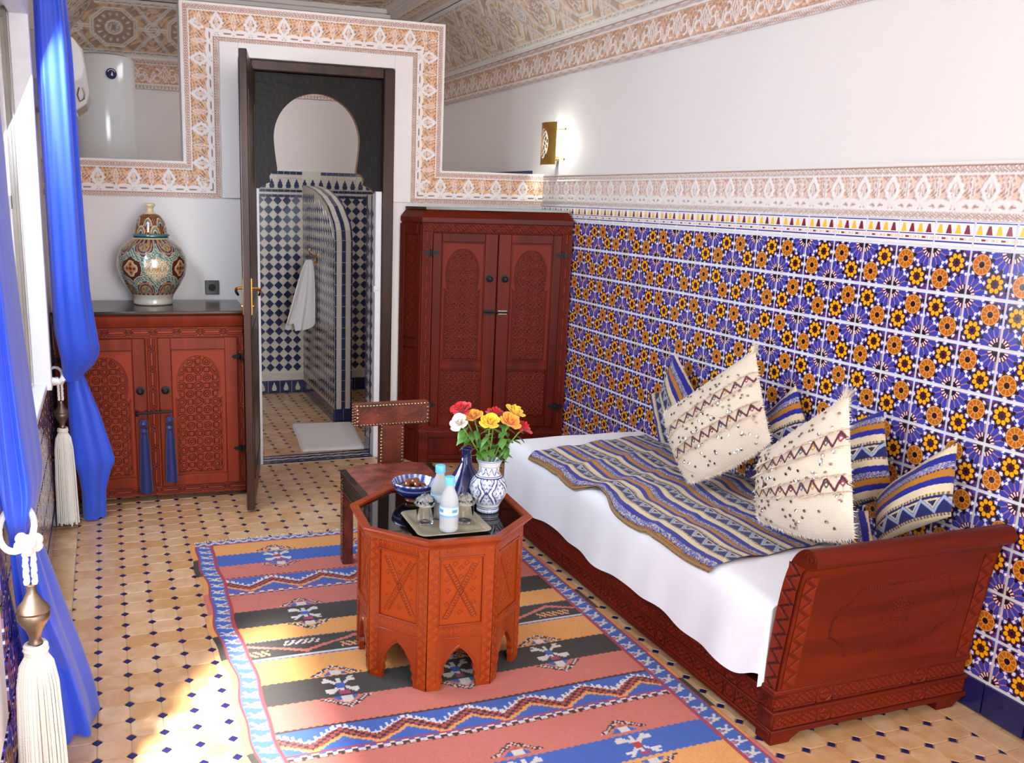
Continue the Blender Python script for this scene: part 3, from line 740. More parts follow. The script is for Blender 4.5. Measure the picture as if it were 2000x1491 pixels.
# leaf, swung open into the room
H = Vector((-1.8275, -.155, 0)); E_ = Vector((-1.992, -.995, 0)); d = (E_-H); LW = d.length; ang = math.atan2(d.y, d.x)
leaf = bpy.data.objects.new('door_leaf', None)
mb = MB(); mb.box((0, -.019, .012), (LW, .019, 2.268))
lf = mb.build('door_leaf', M['door_brown'], dr, bevel=.004); lf.location = H; lf.rotation_euler = (0, 0, ang)
mb = MB()
for z0, z1 in ((.15, .95), (1.05, 2.12)):
    for s in (-1, 1):
        mb.box((.1, s*.019-.004, z0), (LW-.1, s*.019+.004, z0+.03)); mb.box((.1, s*.019-.004, z1-.03), (LW-.1, s*.019+.004, z1))
        mb.box((.1, s*.019-.004, z0), (.13, s*.019+.004, z1)); mb.box((LW-.13, s*.019-.004, z0), (LW-.1, s*.019+.004, z1))
mb.build('leaf_moulding', M['door_brown'], lf, bevel=.002)
mb = MB()
for s in (-1, 1):
    mb.box((LW-.085, s*.021-.002, 1.02), (LW-.045, s*.021+.002, 1.2))
    mb.tube([(LW-.065, s*.02, 1.15), (LW-.065, s*.045, 1.15), (LW-.075, s*.055, 1.145), (LW-.11, s*.06, 1.13), (LW-.15, s*.06, 1.12), (LW-.165, s*.052, 1.105)], [.007, .007, .008, .007, .008, .006], 10)
    mb.sphere((LW-.065, s*.026, 1.06), .009)
mb.build('door_handle', M['gold'], lf)

# ------------------------------------------------------------------ bathroom seen through the door
mbs = sempty('wall_shower', 'tiled half wall with a curved top inside the bathroom')
prof = [(.772, 0), (.772, 1.304), (.790, 1.37), (.83, 1.42), (.896, 1.462), (1.009, 1.53), (1.225, 1.60), (1.455, 1.645), (1.72, 1.672), (YF, 1.68)]
mb = MB(); mb.prism([(-1.131, y, z) for y, z in prof+[(YF, 0)]], (.128, 0, 0)); mb.build('half_wall_core', M['bath_grout'], mbs, smooth=0)
def dia(c, a, b, n, hw, hh, t=.003):
    c, a, b, n = Vector(c), Vector(a), Vector(b), Vector(n)
    return [c-a*hw, c-b*hh, c+a*hw, c+b*hh], [c-a*(hw-.0015)+n*t, c-b*(hh-.0015)+n*t, c+a*(hw-.0015)+n*t, c+b*(hh-.0015)+n*t]
def dia_add(mb, *k):
    r0, r1 = dia(*k); mb.add(r0+r1, [(4, 5, 6, 7), (0, 1, 5, 4), (1, 2, 6, 5), (2, 3, 7, 6), (3, 0, 4, 7)])
DW, DH = .0735, .0748          # lattice of the diamond tiles
def dia_wall(origin, a, b, n, W, Hh, inside, pieces=None, parent=None):
    """blue and white diamonds over a W x H field; pieces -> each its own object, else two joined parts"""
    mats = (('blue_tile', M['bath_blue']), ('white_tile', M['bath_white'])); A, B, Nn, O = Vector(a), Vector(b), Vector(n), Vector(origin)
    ms = {}
    if pieces:
        for nm, m_ in mats:
            q = MB(); dia_add(q, (0, 0, 0), a, b, n, DW/2-.0016, DH/2-.0016); ms[nm] = q.mesh(nm, 0); ms[nm].materials.append(m_)
    joint = {nm: MB() for nm, _ in mats}; cnt = 0
    for j in range(int(Hh/DH*2)+1):
        for i in range(int(W/DW)+1):
            for col, off in ((0, 0.0), (1, .5)):
                if j % 2: u = (i+(.5-off))*DW
                else: u = (i+off)*DW
                col_ = col
                v = j*DH/2
                # blue on even rows at integer, odd rows at half: white elsewhere
                if not (0 <= u <= W and 0 <= v <= Hh): continue
                blue = (j % 2 == 0 and off == 0.0) or (j % 2 == 1 and off == 0.0)
                nm = mats[0][0] if (j % 2 == 0) else mats[1][0]
                if off: continue
                if j % 2: u = (i+.5)*DW
                else: u = i*DW
                if u > W or not inside(u, v): continue
                c = O+A*u+B*v
                if pieces:
                    ob = bpy.data.objects.new(nm, ms[nm]); COL.objects.link(ob); ob.parent = parent; ob.location = c
                else: dia_add(joint[nm], c, a, b, n, DW/2-.0016, DH/2-.0016)
    if not pieces:
        for nm, m_ in mats:
            if joint[nm].v: stuff(joint[nm].build(nm+'_field', m_, parent, smooth=0))
# far wall left of the half wall: every diamond its own piece
mb = MB(); mb.box((-1.95, YF-.006, 0), (0, YF, 1.79)); mb.build('tile_bed', M['bath_grout'], wall_far, smooth=0)
dia_wall((-1.70, YF-.006, .215), (1, 0, 0), (0, 0, 1), (0, -1, 0), .56, 1.35, lambda u, v: True, True, wall_far)
dia_wall((-.985, YF-.006, .215), (1, 0, 0), (0, 0, 1), (0, -1, 0), .45, 1.35, lambda u, v: True, None, wall_far)
def top_at(y): return float(np.interp(y, [p[0] for p in prof[1:]], [p[1] for p in prof[1:]]))
dia_wall((-1.131, .81, .16), (0, 1, 0), (0, 0, 1), (-1, 0, 0), 1.06, 1.5, lambda u, v: v+.16 < top_at(.81+u)-.06, None, mbs)
# borders on the far wall: plinth with small cypress motifs, bands and the row of pointed arches
def small_tiles(name, x0, x1, z0, z1, n, m_, parent, y=YF-.006):
    w = (x1-x0)/n; q = MB(); q.box((-w/2+.0015, -.004, -(z1-z0)/2+.0015), (w/2-.0015, 0, (z1-z0)/2-.0015)); me = q.mesh(name, 0); me.materials.append(m_)
    for i in range(n):
        ob = bpy.data.objects.new(name, me); COL.objects.link(ob); ob.parent = parent; ob.location = (x0+(i+.5)*w, y, (z0+z1)/2)
for x0, x1, n in ((-1.72, -1.135, 6), (-.985, -.5, 5)):
    small_tiles('plinth_tile', x0, x1, .0, .105, n, M['navy'], wall_far)
    small_tiles('white_strip_tile', x0, x1, .108, .165, n, M['bath_white'], wall_far)
    small_tiles('blue_strip_tile', x0, x1, 1.762, 1.788, n*2, M['bath_blue'], wall_far)
    small_tiles('white_strip_tile', x0, x1, 1.735, 1.76, n, M['bath_white'], wall_far)
    small_tiles('white_strip_tile', x0, x1, 1.655, 1.735, n, M['bath_white'], wall_far)
    for zz in (1.585, 1.625): small_tiles('blue_strip_tile', x0, x1, zz, zz+.022, n*2, M['bath_blue'], wall_far)
    small_tiles('white_strip_tile', x0, x1, 1.608, 1.624, n, M['bath_white'], wall_far)
def tree_pts(cx, z0, s, y):
    p = [(-.3, 0), (.3, 0), (.42, .3), (.3, .42), (.3, .6), (.14, .72), (.12, .85), (0, 1.0), (-.12, .85), (-.14, .72), (-.3, .6), (-.3, .42), (-.42, .3)]
    return [(cx+a*s*.72, y, z0+b*s) for a, b in p]
am = MB()
for i in range(18):
    cx = -1.64+i*.0655
    if -1.12 < cx < -1.0 and False: continue
    am.prism(tree_pts(cx, 1.657, .072, YF-.010), (0, -.003, 0))
stuff(am.build('arch_motif', M['bath_blue'], wall_far, smooth=0))
am = MB()
for i in range(6): am.prism(tree_pts(-1.67+i*.0975, .02, .07, YF-.010), (0, -.002, 0))
am.prism([(p[0], .768, p[2]) for p in tree_pts(-1.066, .025, .075, 0)], (0, -.002, 0)); stuff(am.build('cypress_motif', M['bath_white'], wall_far, smooth=0))
# half wall: end face and coping strips that follow the curve
seg = []
for a, b in zip(prof[:-1], prof[1:]):
    L_ = math.hypot(b[0]-a[0], b[1]-a[1]); n = max(1, round(L_/.075))
    for i in range(n): seg.append((Vector((0, a[0]+(b[0]-a[0])*i/n, a[1]+(b[1]-a[1])*i/n)), Vector((0, a[0]+(b[0]-a[0])*(i+1)/n, a[1]+(b[1]-a[1])*(i+1)/n))))
cols_ = [(-1.1305, -1.1185, 'bath_blue', 'blue_edge_tile'), (-1.1165, -1.083, 'bath_white', 'white_coping_tile'), (-1.081, -1.053, 'bath_blue', 'blue_coping_tile'), (-1.051, -1.0175, 'bath_white', 'white_coping_tile'), (-1.0155, -1.0035, 'bath_blue', 'blue_edge_tile')]
for (xa_, xb_, m_, nm) in cols_:
    for (a, b) in seg:
        if a.z < .1 and b.z < .12: continue
        t = (b-a).normalized(); n = Vector((0, -t.z, t.y)) if t.z > .1 else Vector((0, -t.z, t.y))
        if n.y > 0 and t.z > .5: n = -n
        q = MB(); a2, b2 = a+t*.0015, b-t*.0015; k = .004
        q.add([(xa_, a2.y, a2.z), (xb_, a2.y, a2.z), (xb_, b2.y, b2.z), (xa_, b2.y, b2.z)]+[(x, p.y+n.y*k, p.z+n.z*k) for x, p in ((xa_+.001, a2), (xb_-.001, a2), (xb_-.001, b2), (xa_+.001, b2))],
              [(4, 5, 6, 7), (0, 1, 5, 4), (1, 2, 6, 5), (2, 3, 7, 6), (3, 0, 4, 7)])
        q.build(nm, M[m_], mbs, smooth=0)
q = MB(); q.box((-1.131, .764, 0), (-1.068, .772, .1)); q.box((-1.066, .764, 0), (-1.003, .772, .1)); q.build('plinth_tile', M['navy'], mbs, smooth=0, bevel=.0015)
q = MB()
for i in range(11): q.box((-1.137, .775+i*.1, 0), (-1.131, .775+i*.1+.097, .1))
stuff(q.build('plinth_field', M['navy'], mbs, smooth=0))
# reveal of the door opening, tiled like the bathroom
rv = sempty('trim_6', 'tiled reveal on the right side of the bathroom doorway')
mb = MB(); mb.box((-1.107, -.1, 0), (-1.0, YB2+.02, 1.62)); mb.build('reveal_core', M['bath_grout'], rv, smooth=0)
dia_wall((-1.107, -.085, .16), (0, 1, 0), (0, 0, 1), (-1, 0, 0), .1, 1.4, lambda u, v: True, None, rv)
q = MB()
for i in range(16): q.box((-1.112, -.098, .1+i*.095), (-1.107, -.09, .1+i*.095+.092)); q.box((-1.112, YB2+.008, .1+i*.095), (-1.107, YB2+.02, .1+i*.095+.092))
q.box((-1.113, -.098, 0), (-1.107, YB2+.02, .1)); stuff(q.build('reveal_edge', M['navy'], rv, smooth=0))
mb = MB(); mb.box((0-.006, YB2, 0), (0, YF, 1.775)); mb.build('bath_tile_bed', M['bath_grout'], wall_right, smooth=0)
small_r = MB()
for i in range(18): small_r.box((-.012, .02+i*.1, 1.776), (0, .02+i*.1+.097, 1.8))
stuff(small_r.build('dark_tile_edge', M['navy'], wall_right, smooth=0))
# threshold: strip of dark and pale tiles in the doorway
th = sempty('trim_7', 'dark tiled threshold strip with a pale zigzag in the doorway')
mb = MB(); mb.box((-1.83, -.165, -.003), (-1.105, .01, .002)); mb.build('threshold_bed', M['bath_grout'], th, smooth=0)
q = MB(); q2 = MB()
for i in range(9):
    x = -1.83+i*.0806
    q.box((x+.001, -.163, .002), (x+.0795, -.135, .005)); q.box((x+.001, -.02, .002), (x+.0795, .008, .005))
    for s_, z_ in ((-.118, 1), (-.075, 1), (-.036, 1)): pass
    for r0, r1, mm in ((-.132, -.108, q), (-.106, -.082, q2), (-.08, -.05, q), (-.048, -.023, q2)):
        mm.add([(x+.001, r0, .005), (x+.04, r0+.014, .005), (x+.04, r1+.014, .005), (x+.001, r1, .005)], [(0, 1, 2, 3)])
        mm.add([(x+.041, r0+.014, .005), (x+.08, r0, .005), (x+.08, r1, .005), (x+.041, r1+.014, .005)], [(0, 1, 2, 3)])
stuff(q.build('dark_threshold_tile', M['navy'], th, smooth=0)); stuff(q2.build('pale_threshold_tile', M['bath_white'], th, smooth=0))

# towel on its hook, bath mat, heater, air conditioner
hk = thing('towel_hook', 'polished brass double hook on the tiled half wall', 'hook', (-1.131, 1.37, 1.15))
mb = MB(); mb.box((-.008, -.02, -.05), (-.004, .02, .04)); mb.build('back_plate', M['gold'], hk, bevel=.002)
mb = MB(); mb.tube([(-.006, 0, .0), (-.03, -.002, .012), (-.055, -.004, .03), (-.06, -.006, .05), (-.05, -.006, .062)], [.006, .006, .006, .006, .009], 8)
mb.tube([(-.006, 0, -.03), (-.03, -.004, -.055), (-.05, -.006, -.05), (-.06, -.007, -.03)], [.006, .006, .006, .008], 8); mb.build('hook_arm', M['gold'], hk)
tw = thing('hand_towel', 'white hand towel hanging from the brass hook on the tiled half wall', 'towel', (-1.19, 1.36, 1.1))
nu, nv = 90, 50; P = np.zeros((nu, nv, 3)); a = np.linspace(0, 2*PI, nu, endpoint=False)[:, None]; k = np.linspace(0, 1, nv)[None, :]
wd = .020+.105*k**.62; hem = .06*(np.cos(a) < -.2)+.02*np.sin(a*2)
fold = 1+.42*np.sin(a*6+k*1.5)*np.clip(k*3, 0, 1)+.16*np.sin(a*11+2)
q1 = wd*np.cos(a)-.055*k; q2 = (.022+.022*k)*np.sin(a)*fold
P[..., 0] = q1*.80*1.0+q2*.6-.02*k; P[..., 1] = -q1*.60+q2*.8; P[..., 2] = .03-k*(.60-.12*(np.cos(a)+1)/2*k-hem*k)
P[..., 0] = np.minimum(P[..., 0], .045)
grid_obj('towel_cloth', P, M['towel'], tw, cu=True)
mt = thing('bath_mat', 'thick white bath mat on the bathroom floor behind the threshold', 'mat', (-1.27, .4, 0), math.radians(0))
nu, nv = 60, 40; u, v = np.meshgrid(np.linspace(0, 1, nu), np.linspace(0, 1, nv), indexing='ij')
c00, c10, c11, c01 = [np.array(q) for q in ((-1.514, .056), (-1.10, .035), (-1.10+.085, .722), (-1.443, .768))]
B_ = ((1-u)*(1-v))[..., None]*c00+(u*(1-v))[..., None]*c10+(u*v)[..., None]*c11+((1-u)*v)[..., None]*c01
ed = np.minimum(np.minimum(u, 1-u)*.45, np.minimum(v, 1-v)*.7)
P = np.zeros((nu, nv, 3)); P[..., :2] = B_-np.array([-1.27, .4]); P[..., 2] = .002+.014*sst(0, .02, ed)+.0035*np.sin(u*26+.4*np.sin(v*40))*(ed > .05)+.0012*np.sin(v*150)
grid_obj('mat_pile', P, M['towel'], mt)
wh = thing('water_heater', 'white upright cylindrical water heater in the bathroom corner above the partition', 'water heater', (-2.585, 1.62, 1.72))
hr = .205
mb = MB(); mb.lathe([(.02, 0), (hr-.05, .002), (hr-.012, .016), (hr, .045), (hr, .765), (hr-.012, .79), (hr-.05, .804), (.02, .806)], 56); mb.build('tank', M['enamel'], wh, smooth=40)
def onface(a, z, r=hr): return (r*math.sin(a), -r*math.cos(a), z)
bm = Matrix.Translation(onface(.22, .665)) @ Matrix.Rotation(.22, 4, 'Z') @ Matrix.Rotation(PI/2, 4, 'X')
mb = MB(); mb.lathe([(.036, -.002), (.036, .004), (.033, .007), (0.001, .007)], 32, M=bm); mb.build('thermometer', M['navy'], wh)
mb = MB(); mb.prism([bm @ Vector(p) for p in ((-.004, -.012, .0075), (.010, -.014, .0075), (.004, .016, .0075))], bm.to_3x3() @ Vector((0, 0, .001)))
for t0 in np.linspace(.5, 2.6, 9): mb.cbox((0, 0, 0), (.004, .006, .001), bm @ Matrix.Rotation(t0, 4, 'Z') @ Matrix.Translation((.026, 0, .0078)))
mb.build('thermometer_needle', M['white_paint'], wh)
mb = MB(); mb.box((-.03, hr-.03, .35), (.03, YF-1.62-.001, .45)); mb.build('wall_bracket', M['enamel'], wh)
mb = MB(); mb.tube([(-.06, 0, .005), (-.06, 0, -.2)], .011, 8); mb.tube([(.06, 0, .005), (.06, 0, -.2)], .011, 8); mb.build('pipe', M['brass'], wh)
ac = thing('air_conditioner', 'white wall mounted air conditioner behind the far blue curtain', 'air conditioner', (XL, -.62, 1.96))
pr_ = [(0, .03), (.10, .0), (.19, .012), (.245, .05), (.262, .10), (.258, .14), (.24, .30), (.2, .345), (.14, .365), (0, .37)]
mb = MB(); mb.prism([(x, 0, z) for x, z in pr_], (0, .42, 0)); mb.build('casing', M['plastic_grey'], ac, bevel=.006)
mb = MB(); mb.prism([(x, -.004, z) for x, z in ((.0, .15), (.21, .15), (.235, .17), (.245, .22), (.235, .30), (.2, .35), (.14, .372), (0, .376))], (0, .428, 0)); mb.build('front_cover', M['plastic'], ac, bevel=.008)
mb = MB(); mb.tube([(.215, -.003, .125), (.205, -.005, .09), (.215, -.006, .06), (.235, -.005, .075), (.238, -.005, .1), (.23, -.005, .125)], .0035, 6); mb.build('emblem', M['brass_dark'], ac)
mb = MB(); mb.box((.05, .03, -.004), (.2, .39, .012)); mb.build('louvre', M['plastic'], ac, bevel=.003)
ot = thing('wall_socket', 'black wall socket on the white wall above the sideboard', 'socket', (-2.07, YB, 1.078))
mb = MB(); mb.box((-.039, -.012, -.04), (.039, 0, .04)); mb.build('face_plate', M['black_plate'], ot, bevel=.003)
mb = MB(); mb.lathe([(.021, 0), (.021, .003), (.018, .003), (.017, .001), (.001, .001)], 24, M=Matrix.Translation((0, -.012, 0)) @ Matrix.Rotation(PI/2, 4, 'X')); mb.sphere((-.008, -.013, 0), .003, 8, 6); mb.sphere((.008, -.013, 0), .003, 8, 6); mb.build('socket_well', M['iron'], ot)
# ------------------------------------------------------------------ carved wood
WB, WG = np.array(lin(116, 35, 15)), np.array(lin(44, 13, 8))
def wcol(h, t=1.0, base=None):
    n = RNG.rand(*h.shape)*.08-.04
    return mixc(WG if base is None else base[1], WB if base is None else base[0], h)*(1+n[..., None])
WO = (np.array(lin(156, 62, 20)), np.array(lin(74, 23, 7)))
def girih(u, v, p):
    """octagons joined by small stars: 1 on the strap tops, 0 in the grooves"""
    def cell(ou, ov):
        x = np.abs(((u/p+ou) % 1)-.5)*2; y = np.abs(((v/p+ov) % 1)-.5)*2
        return x, y
    x, y = cell(0, 0); d1 = np.maximum(np.maximum(x, y)*1.0, (x+y)*.74)
    x2, y2 = cell(.5, .5); d2 = np.maximum(np.maximum(x2, y2)*1.0, (x2+y2)*.74)
    x3, y3 = cell(.5, 0); x4, y4 = cell(0, .5)
    g = np.maximum.reduce([line(d1-.52, .055), line(d1-.28, .05), line(d2-.42, .055), line(d2-.2, .05), line(np.maximum(x3, y3)-.3, .05), line(np.maximum(x4, y4)-.3, .05)])
    return 1-np.clip(g, 0, 1)
def chain(u, v, p, W):
    """long hexagons alternating with stars along u"""
    x = ((u/p) % 1-.5)*p/W; y = v/W-.5; ax, ay = np.abs(x), np.abs(y); A = p/W/2
    hx = np.maximum(ay, (ax-A*.6+ay*.6)*.8+.05); g = np.maximum(line(hx-.3, .05), line(hx-.14, .045))
    sx = A-ax; st = np.maximum(np.maximum(sx, ay), (sx+ay)*.75); g = np.maximum(g, line(st-.26, .05)); g = np.maximum(g, line(st-.1, .04))
    g = np.maximum(g, line(ay-.46, .03))
    return 1-np.clip(g, 0, 1)
WSB = (np.array(lin(148, 58, 34)), np.array(lin(62, 20, 13)))  # sideboard carving tones, brightened to carry the window light in the colour
def arch_panel(W, Hh, p, neck=.62, top=.94, wd=.86, base=None):
    """horseshoe arched field of carved strapwork in a plain panel"""
    def f(u, v):
        x = np.abs(u-W/2); r = wd*W/2*.94; zt_ = Hh*top; zn = Hh*neck; cz = zn+.40*(zt_-zn)
        up = r*np.sqrt(np.clip(1-np.clip((v-cz)/(zt_-cz), 0, 1)**1.9, 0, 1)); dn = r*(1-.13*np.clip((cz-v)/(cz-zn), 0, 1)**2)
        hw_ = np.where(v > cz, up, np.where(v > zn, dn, wd*W/2)); hw_ = np.where(np.abs(v-zn) < .008, wd*W/2+.004, hw_)
        d = np.where(v > zt_, .01+v-zt_, x-hw_); d = np.maximum(d, .02*W-v)
        inside = d < 0; edge = line(d, .0045)
        g = girih(u, v, p)
        h = np.where(inside, .0045*g-.003, 0.0)-edge*.004
        c = np.where(inside, .1+.8*g, 1.0)-edge*.7
        return h, wcol(np.clip(c, 0, 1), base=base)
    return f
def girih_field(p, fr=0.0, W=1, Hh=1):
    def f(u, v):
        g = girih(u, v, p); return .0045*g-.003, wcol(.1+.8*g)
    return f
def foliage(p, W, base=None, med=None):
    """running leaf scroll; med = spacing of round medallions"""
    def f(u, v):
        x = ((u/p) % 1)*2*PI; y = v/W-.5
        s = np.sin(x)*.28; g = np.maximum(line(y-s, .05), 0)
        g = np.maximum(g, line(np.sin(x*2+8*y)*.5-.0, .16)*(np.abs(y) < .4)); g = np.maximum(g, line(np.cos(x*3-9*y)*.4, .1)*(np.abs(y) < .42))
        g = np.maximum(g, line(np.abs(y)-.46, .03))
        if med:
            m = np.abs(((u/med) % 1)-.5)*med; mk = m < W*.62; r = np.hypot(m, v-W/2)/W
            g = np.where(mk, np.maximum(line(r-.42, .05), line(np.sin(np.arctan2(v-W/2, m+1e-6)*12)*r, .05)*(r < .38)), g); g = np.maximum(g, line(m-W*.62, .004))
        g = np.clip(g, 0, 1); return -.004*g, wcol(1-.9*g, base=base)
    return f
def zigzag_carve(p, W, base=None):
    def f(u, v):
        x = np.abs(((u/p) % 1)-.5)*2; y = v/W
        g = np.maximum.reduce([line(y-.12-.7*x, .05), line(y-.24-.7*x+.0, .045), line(y-.02-.7*x, .04)])*(y > .05)*(y < .95)
        return -.0035*np.clip(g, 0, 1), wcol(1-.85*np.clip(g, 0, 1), base=base)
    return f
def hinge(parent, c, sx=1, w=.05, h=.022):
    mb = MB(); x, y, z = c
    mb.box((x-w*.55, y-.006, z-h/2), (x+w*.55, y, z+h/2)); mb.lathe([(.007, -h*.75), (.007, h*.75)], 10, c=(x, y-.006, z))
    for s in (-1, 1): mb.prism([(x+s*w*.55, y-.005, z-h/2), (x+s*w*.8, y-.005, z), (x+s*w*.55, y-.005, z+h/2)], (0, .005, 0))
    return mb.build('hinge', M['iron'], parent)
def knob(parent, c, r=.014, name='knob'):
    mb = MB(); R = Matrix.Translation(c) @ Matrix.Rotation(PI/2, 4, 'X')
    mb.lathe([(r*1.5, 0), (r*1.5, .002), (r*.5, .004), (r*.5, .014), (r*.9, .018), (r, .024), (r*.6, .03), (.0008, .031)], 16, M=R); return mb.build(name, M['iron'], parent)

# ------------------------------------------------------------------ sideboard with two arched doors
sb = thing('sideboard', 'low red brown carved sideboard with two arched doors under the lidded jar', 'sideboard', (-2.437, -.676, 0), math.radians(-3.2))
hw = .462; dp = .47
mb = MB(); mb.box((-hw, .012, .03), (hw, dp, .955)); mb.box((-hw, 0, .93), (hw, .03, .945)); mb.build('carcass', M['wood_side'], sb, bevel=.003)
mb = MB(); mb.prism([(-hw, y, z) for y, z in ((0, .932), (-.005, .945), (-.012, .958), (-.012, .985), (-.03, .998), (dp, .998), (dp, .93))], (2*hw, 0, 0)); mb.build('cornice', M['wood_side'], sb)
mb = MB(); mb.box((-hw-.006, -.034, .998), (hw+.012, dp+.012, 1.014)); mb.build('top', M['wood_dark_top'], sb, bevel=.003)
relief('carved_rail', (-hw, .004, .874), (1, 0, 0), (0, 0, 1), (0, -1, 0), 2*hw, .054, .0028, lambda u, v: ((lambda g: (.004*g, wcol(.15+.85*g, base=WSB)))(chain(u, v, .118, .054))), M['wood_carve'], sb)
relief('carved_rail', (-hw, .004, .03), (1, 0, 0), (0, 0, 1), (0, -1, 0), 2*hw, .05, .0028, lambda u, v: ((lambda g: (.004*g, wcol(.15+.85*g, base=WSB)))(chain(u, v, .118, .05))), M['wood_carve'], sb)
for x0, nm in ((-.03, 'carved_stile'), (hw-.03, 'carved_stile'), (-hw, 'carved_stile')):
    wd = .06 if x0 == -.03 else .03
    relief(nm, (x0+wd, .004, .08), (0, 0, 1), (-1, 0, 0), (0, -1, 0), .794, wd, .0028, lambda u, v, wd=wd: ((lambda g: (.004*g, wcol(.15+.85*g, base=WSB)))(chain(u, v, .105, wd))), M['wood_carve'], sb)
for s in (-1, 1):
    xa_, xb_ = (-hw+.032, -.032) if s < 0 else (.032, hw-.032)
    mb = MB(); w = xb_-xa_; f = .062
    mb.box((xa_, -.012, .082), (xa_+f, .012, .872)); mb.box((xb_-f, -.012, .082), (xb_, .012, .872)); mb.box((xa_+f, -.012, .082), (xb_-f, .012, .082+.055)); mb.box((xa_+f, -.012, .872-.06), (xb_-f, .012, .872))
    mb.box((xa_+f, .0, .13), (xb_-f, .010, .815))
    d = mb.build('door', M['wood_side'], sb, bevel=.003)
    pw, ph = w-2*f-.012, .675-.012
    relief('carved_panel', (xa_+f+.006, -.003, .143), (1, 0, 0), (0, 0, 1), (0, -1, 0), pw, ph, .0028, arch_panel(pw, ph, .086, neck=.61, top=.955, wd=.86, base=WSB), M['wood_carve'], d)
    knob(d, (s*.062, -.012, .602), .015)
    for z in (.77, .27): hinge(d, (s*(hw-.022), -.008, z))
mb = MB(); mb.tube([(-.082, -.036, .487), (.092, -.036, .492)], .006, 8); mb.box((-.04, -.028, .478), (-.03, -.008, .5)); mb.box((.03, -.028, .48), (.04, -.008, .502)); mb.tube([(-.082, -.03, .472), (-.082, -.03, .5)], .008, 8); mb.build('latch_bar', M['iron'], sb)

def tassel(name, label, loc, L, r, m, cat='tassel', group=None, cordm=None, cord=.05, tilt=0.0, n=46):
    t = thing(name, label, cat, loc, 0, group); t.rotation_euler = (0, tilt, 0)
    mb = MB(); mb.tube([(0, 0, 0), (.004, 0, -cord*.5), (0, 0, -cord)], .0028, 6); mb.build('cord', m, t)
    z = -cord; mb = MB()
    mb.lathe([(.002, z), (r*.55, z-.004), (r*.75, z-.02), (r*.55, z-.036), (r*.35, z-.042), (r*.62, z-.05), (r*.7, z-.062), (r*.5, z-.07)], 18); mb.build('head', M['tassel_blue'] if cordm is None else cordm, t)
    mb = MB(); mb.lathe([(r*.42, z-.04), (r*.5, z-.042), (r*.42, z-.046)], 16, cap=False); mb.build('metal_ring', M['nail'], t)
    a = np.linspace(0, 2*PI, n*2, endpoint=False); k = np.linspace(0, 1, 12); rr = r*(.5+.5*k**.6)
    P = np.zeros((n*2, 12, 3)); q = 1+.10*(np.arange(n*2) % 2)[:, None]; P[..., 0] = np.cos(a)[:, None]*rr*q; P[..., 1] = np.sin(a)[:, None]*rr*q*.8; P[..., 2] = z-.066-k[None, :]*(L-.066-cord)*(1+.02*np.sin(a*7)[:, None]*k)
    o = grid_obj('skirt', P, m, t, cu=True, flip=True); return t
R3 = math.radians(-3.2)
def sbp(x, y, z): return (-2.437+x*math.cos(R3)-y*math.sin(R3), -.676+x*math.sin(R3)+y*math.cos(R3), z)
tassel('door_tassel', 'dark blue tassel hanging lower, on the left of the sideboard latch bar', sbp(-.05, -.056, .487), .42, .03, M['tassel_blue'], group='blue tassels on the sideboard latch', cord=.03)
tassel('door_tassel', 'dark blue tassel hanging higher, on the right of the sideboard latch bar', sbp(.078, -.056, .49), .37, .028, M['tassel_blue'], group='blue tassels on the sideboard latch', cord=.02)

# ------------------------------------------------------------------ lidded jar
jar = thing('ginger_jar', 'large lidded ceramic jar painted in ochre and turquoise on the sideboard', 'jar', (-2.403, -.37, 1.014))
def lathe_col(name, prof, m, parent, colf, n=180, sub=None, res=.004):
    pr2 = np.array(prof, float); s = np.r_[0, np.cumsum(np.hypot(*np.diff(pr2, axis=0).T))]
    k = int(max(8, s[-1]/res)); t = np.linspace(0, s[-1], k); rr = np.interp(t, s, pr2[:, 0]); zz = np.interp(t, s, pr2[:, 1])
    if k > 12:
        ker = np.array([.25, .5, .25])
        for _ in range(3): rr[1:-1] = np.convolve(rr, ker, 'valid'); zz[1:-1] = np.convolve(zz, ker, 'valid')
    a = np.linspace(0, 2*PI, n, endpoint=False); P = np.zeros((n, k, 3))
    P[..., 0] = np.cos(a)[:, None]*rr; P[..., 1] = np.sin(a)[:, None]*rr; P[..., 2] = zz
    A, Zz = np.meshgrid(a, zz, indexing='ij'); S_ = np.broadcast_to(t, A.shape); RR = np.broadcast_to(rr, A.shape)
    return grid_obj(name, P, m, parent, colf(A, Zz, RR, S_), cu=True)
tq, oc, mr, iv, nv_, dk = [np.array(lin(*c)) for c in ((58, 112, 112), (190, 128, 62), (92, 40, 30), (206, 186, 150), (44, 62, 96), (40, 32, 30))]
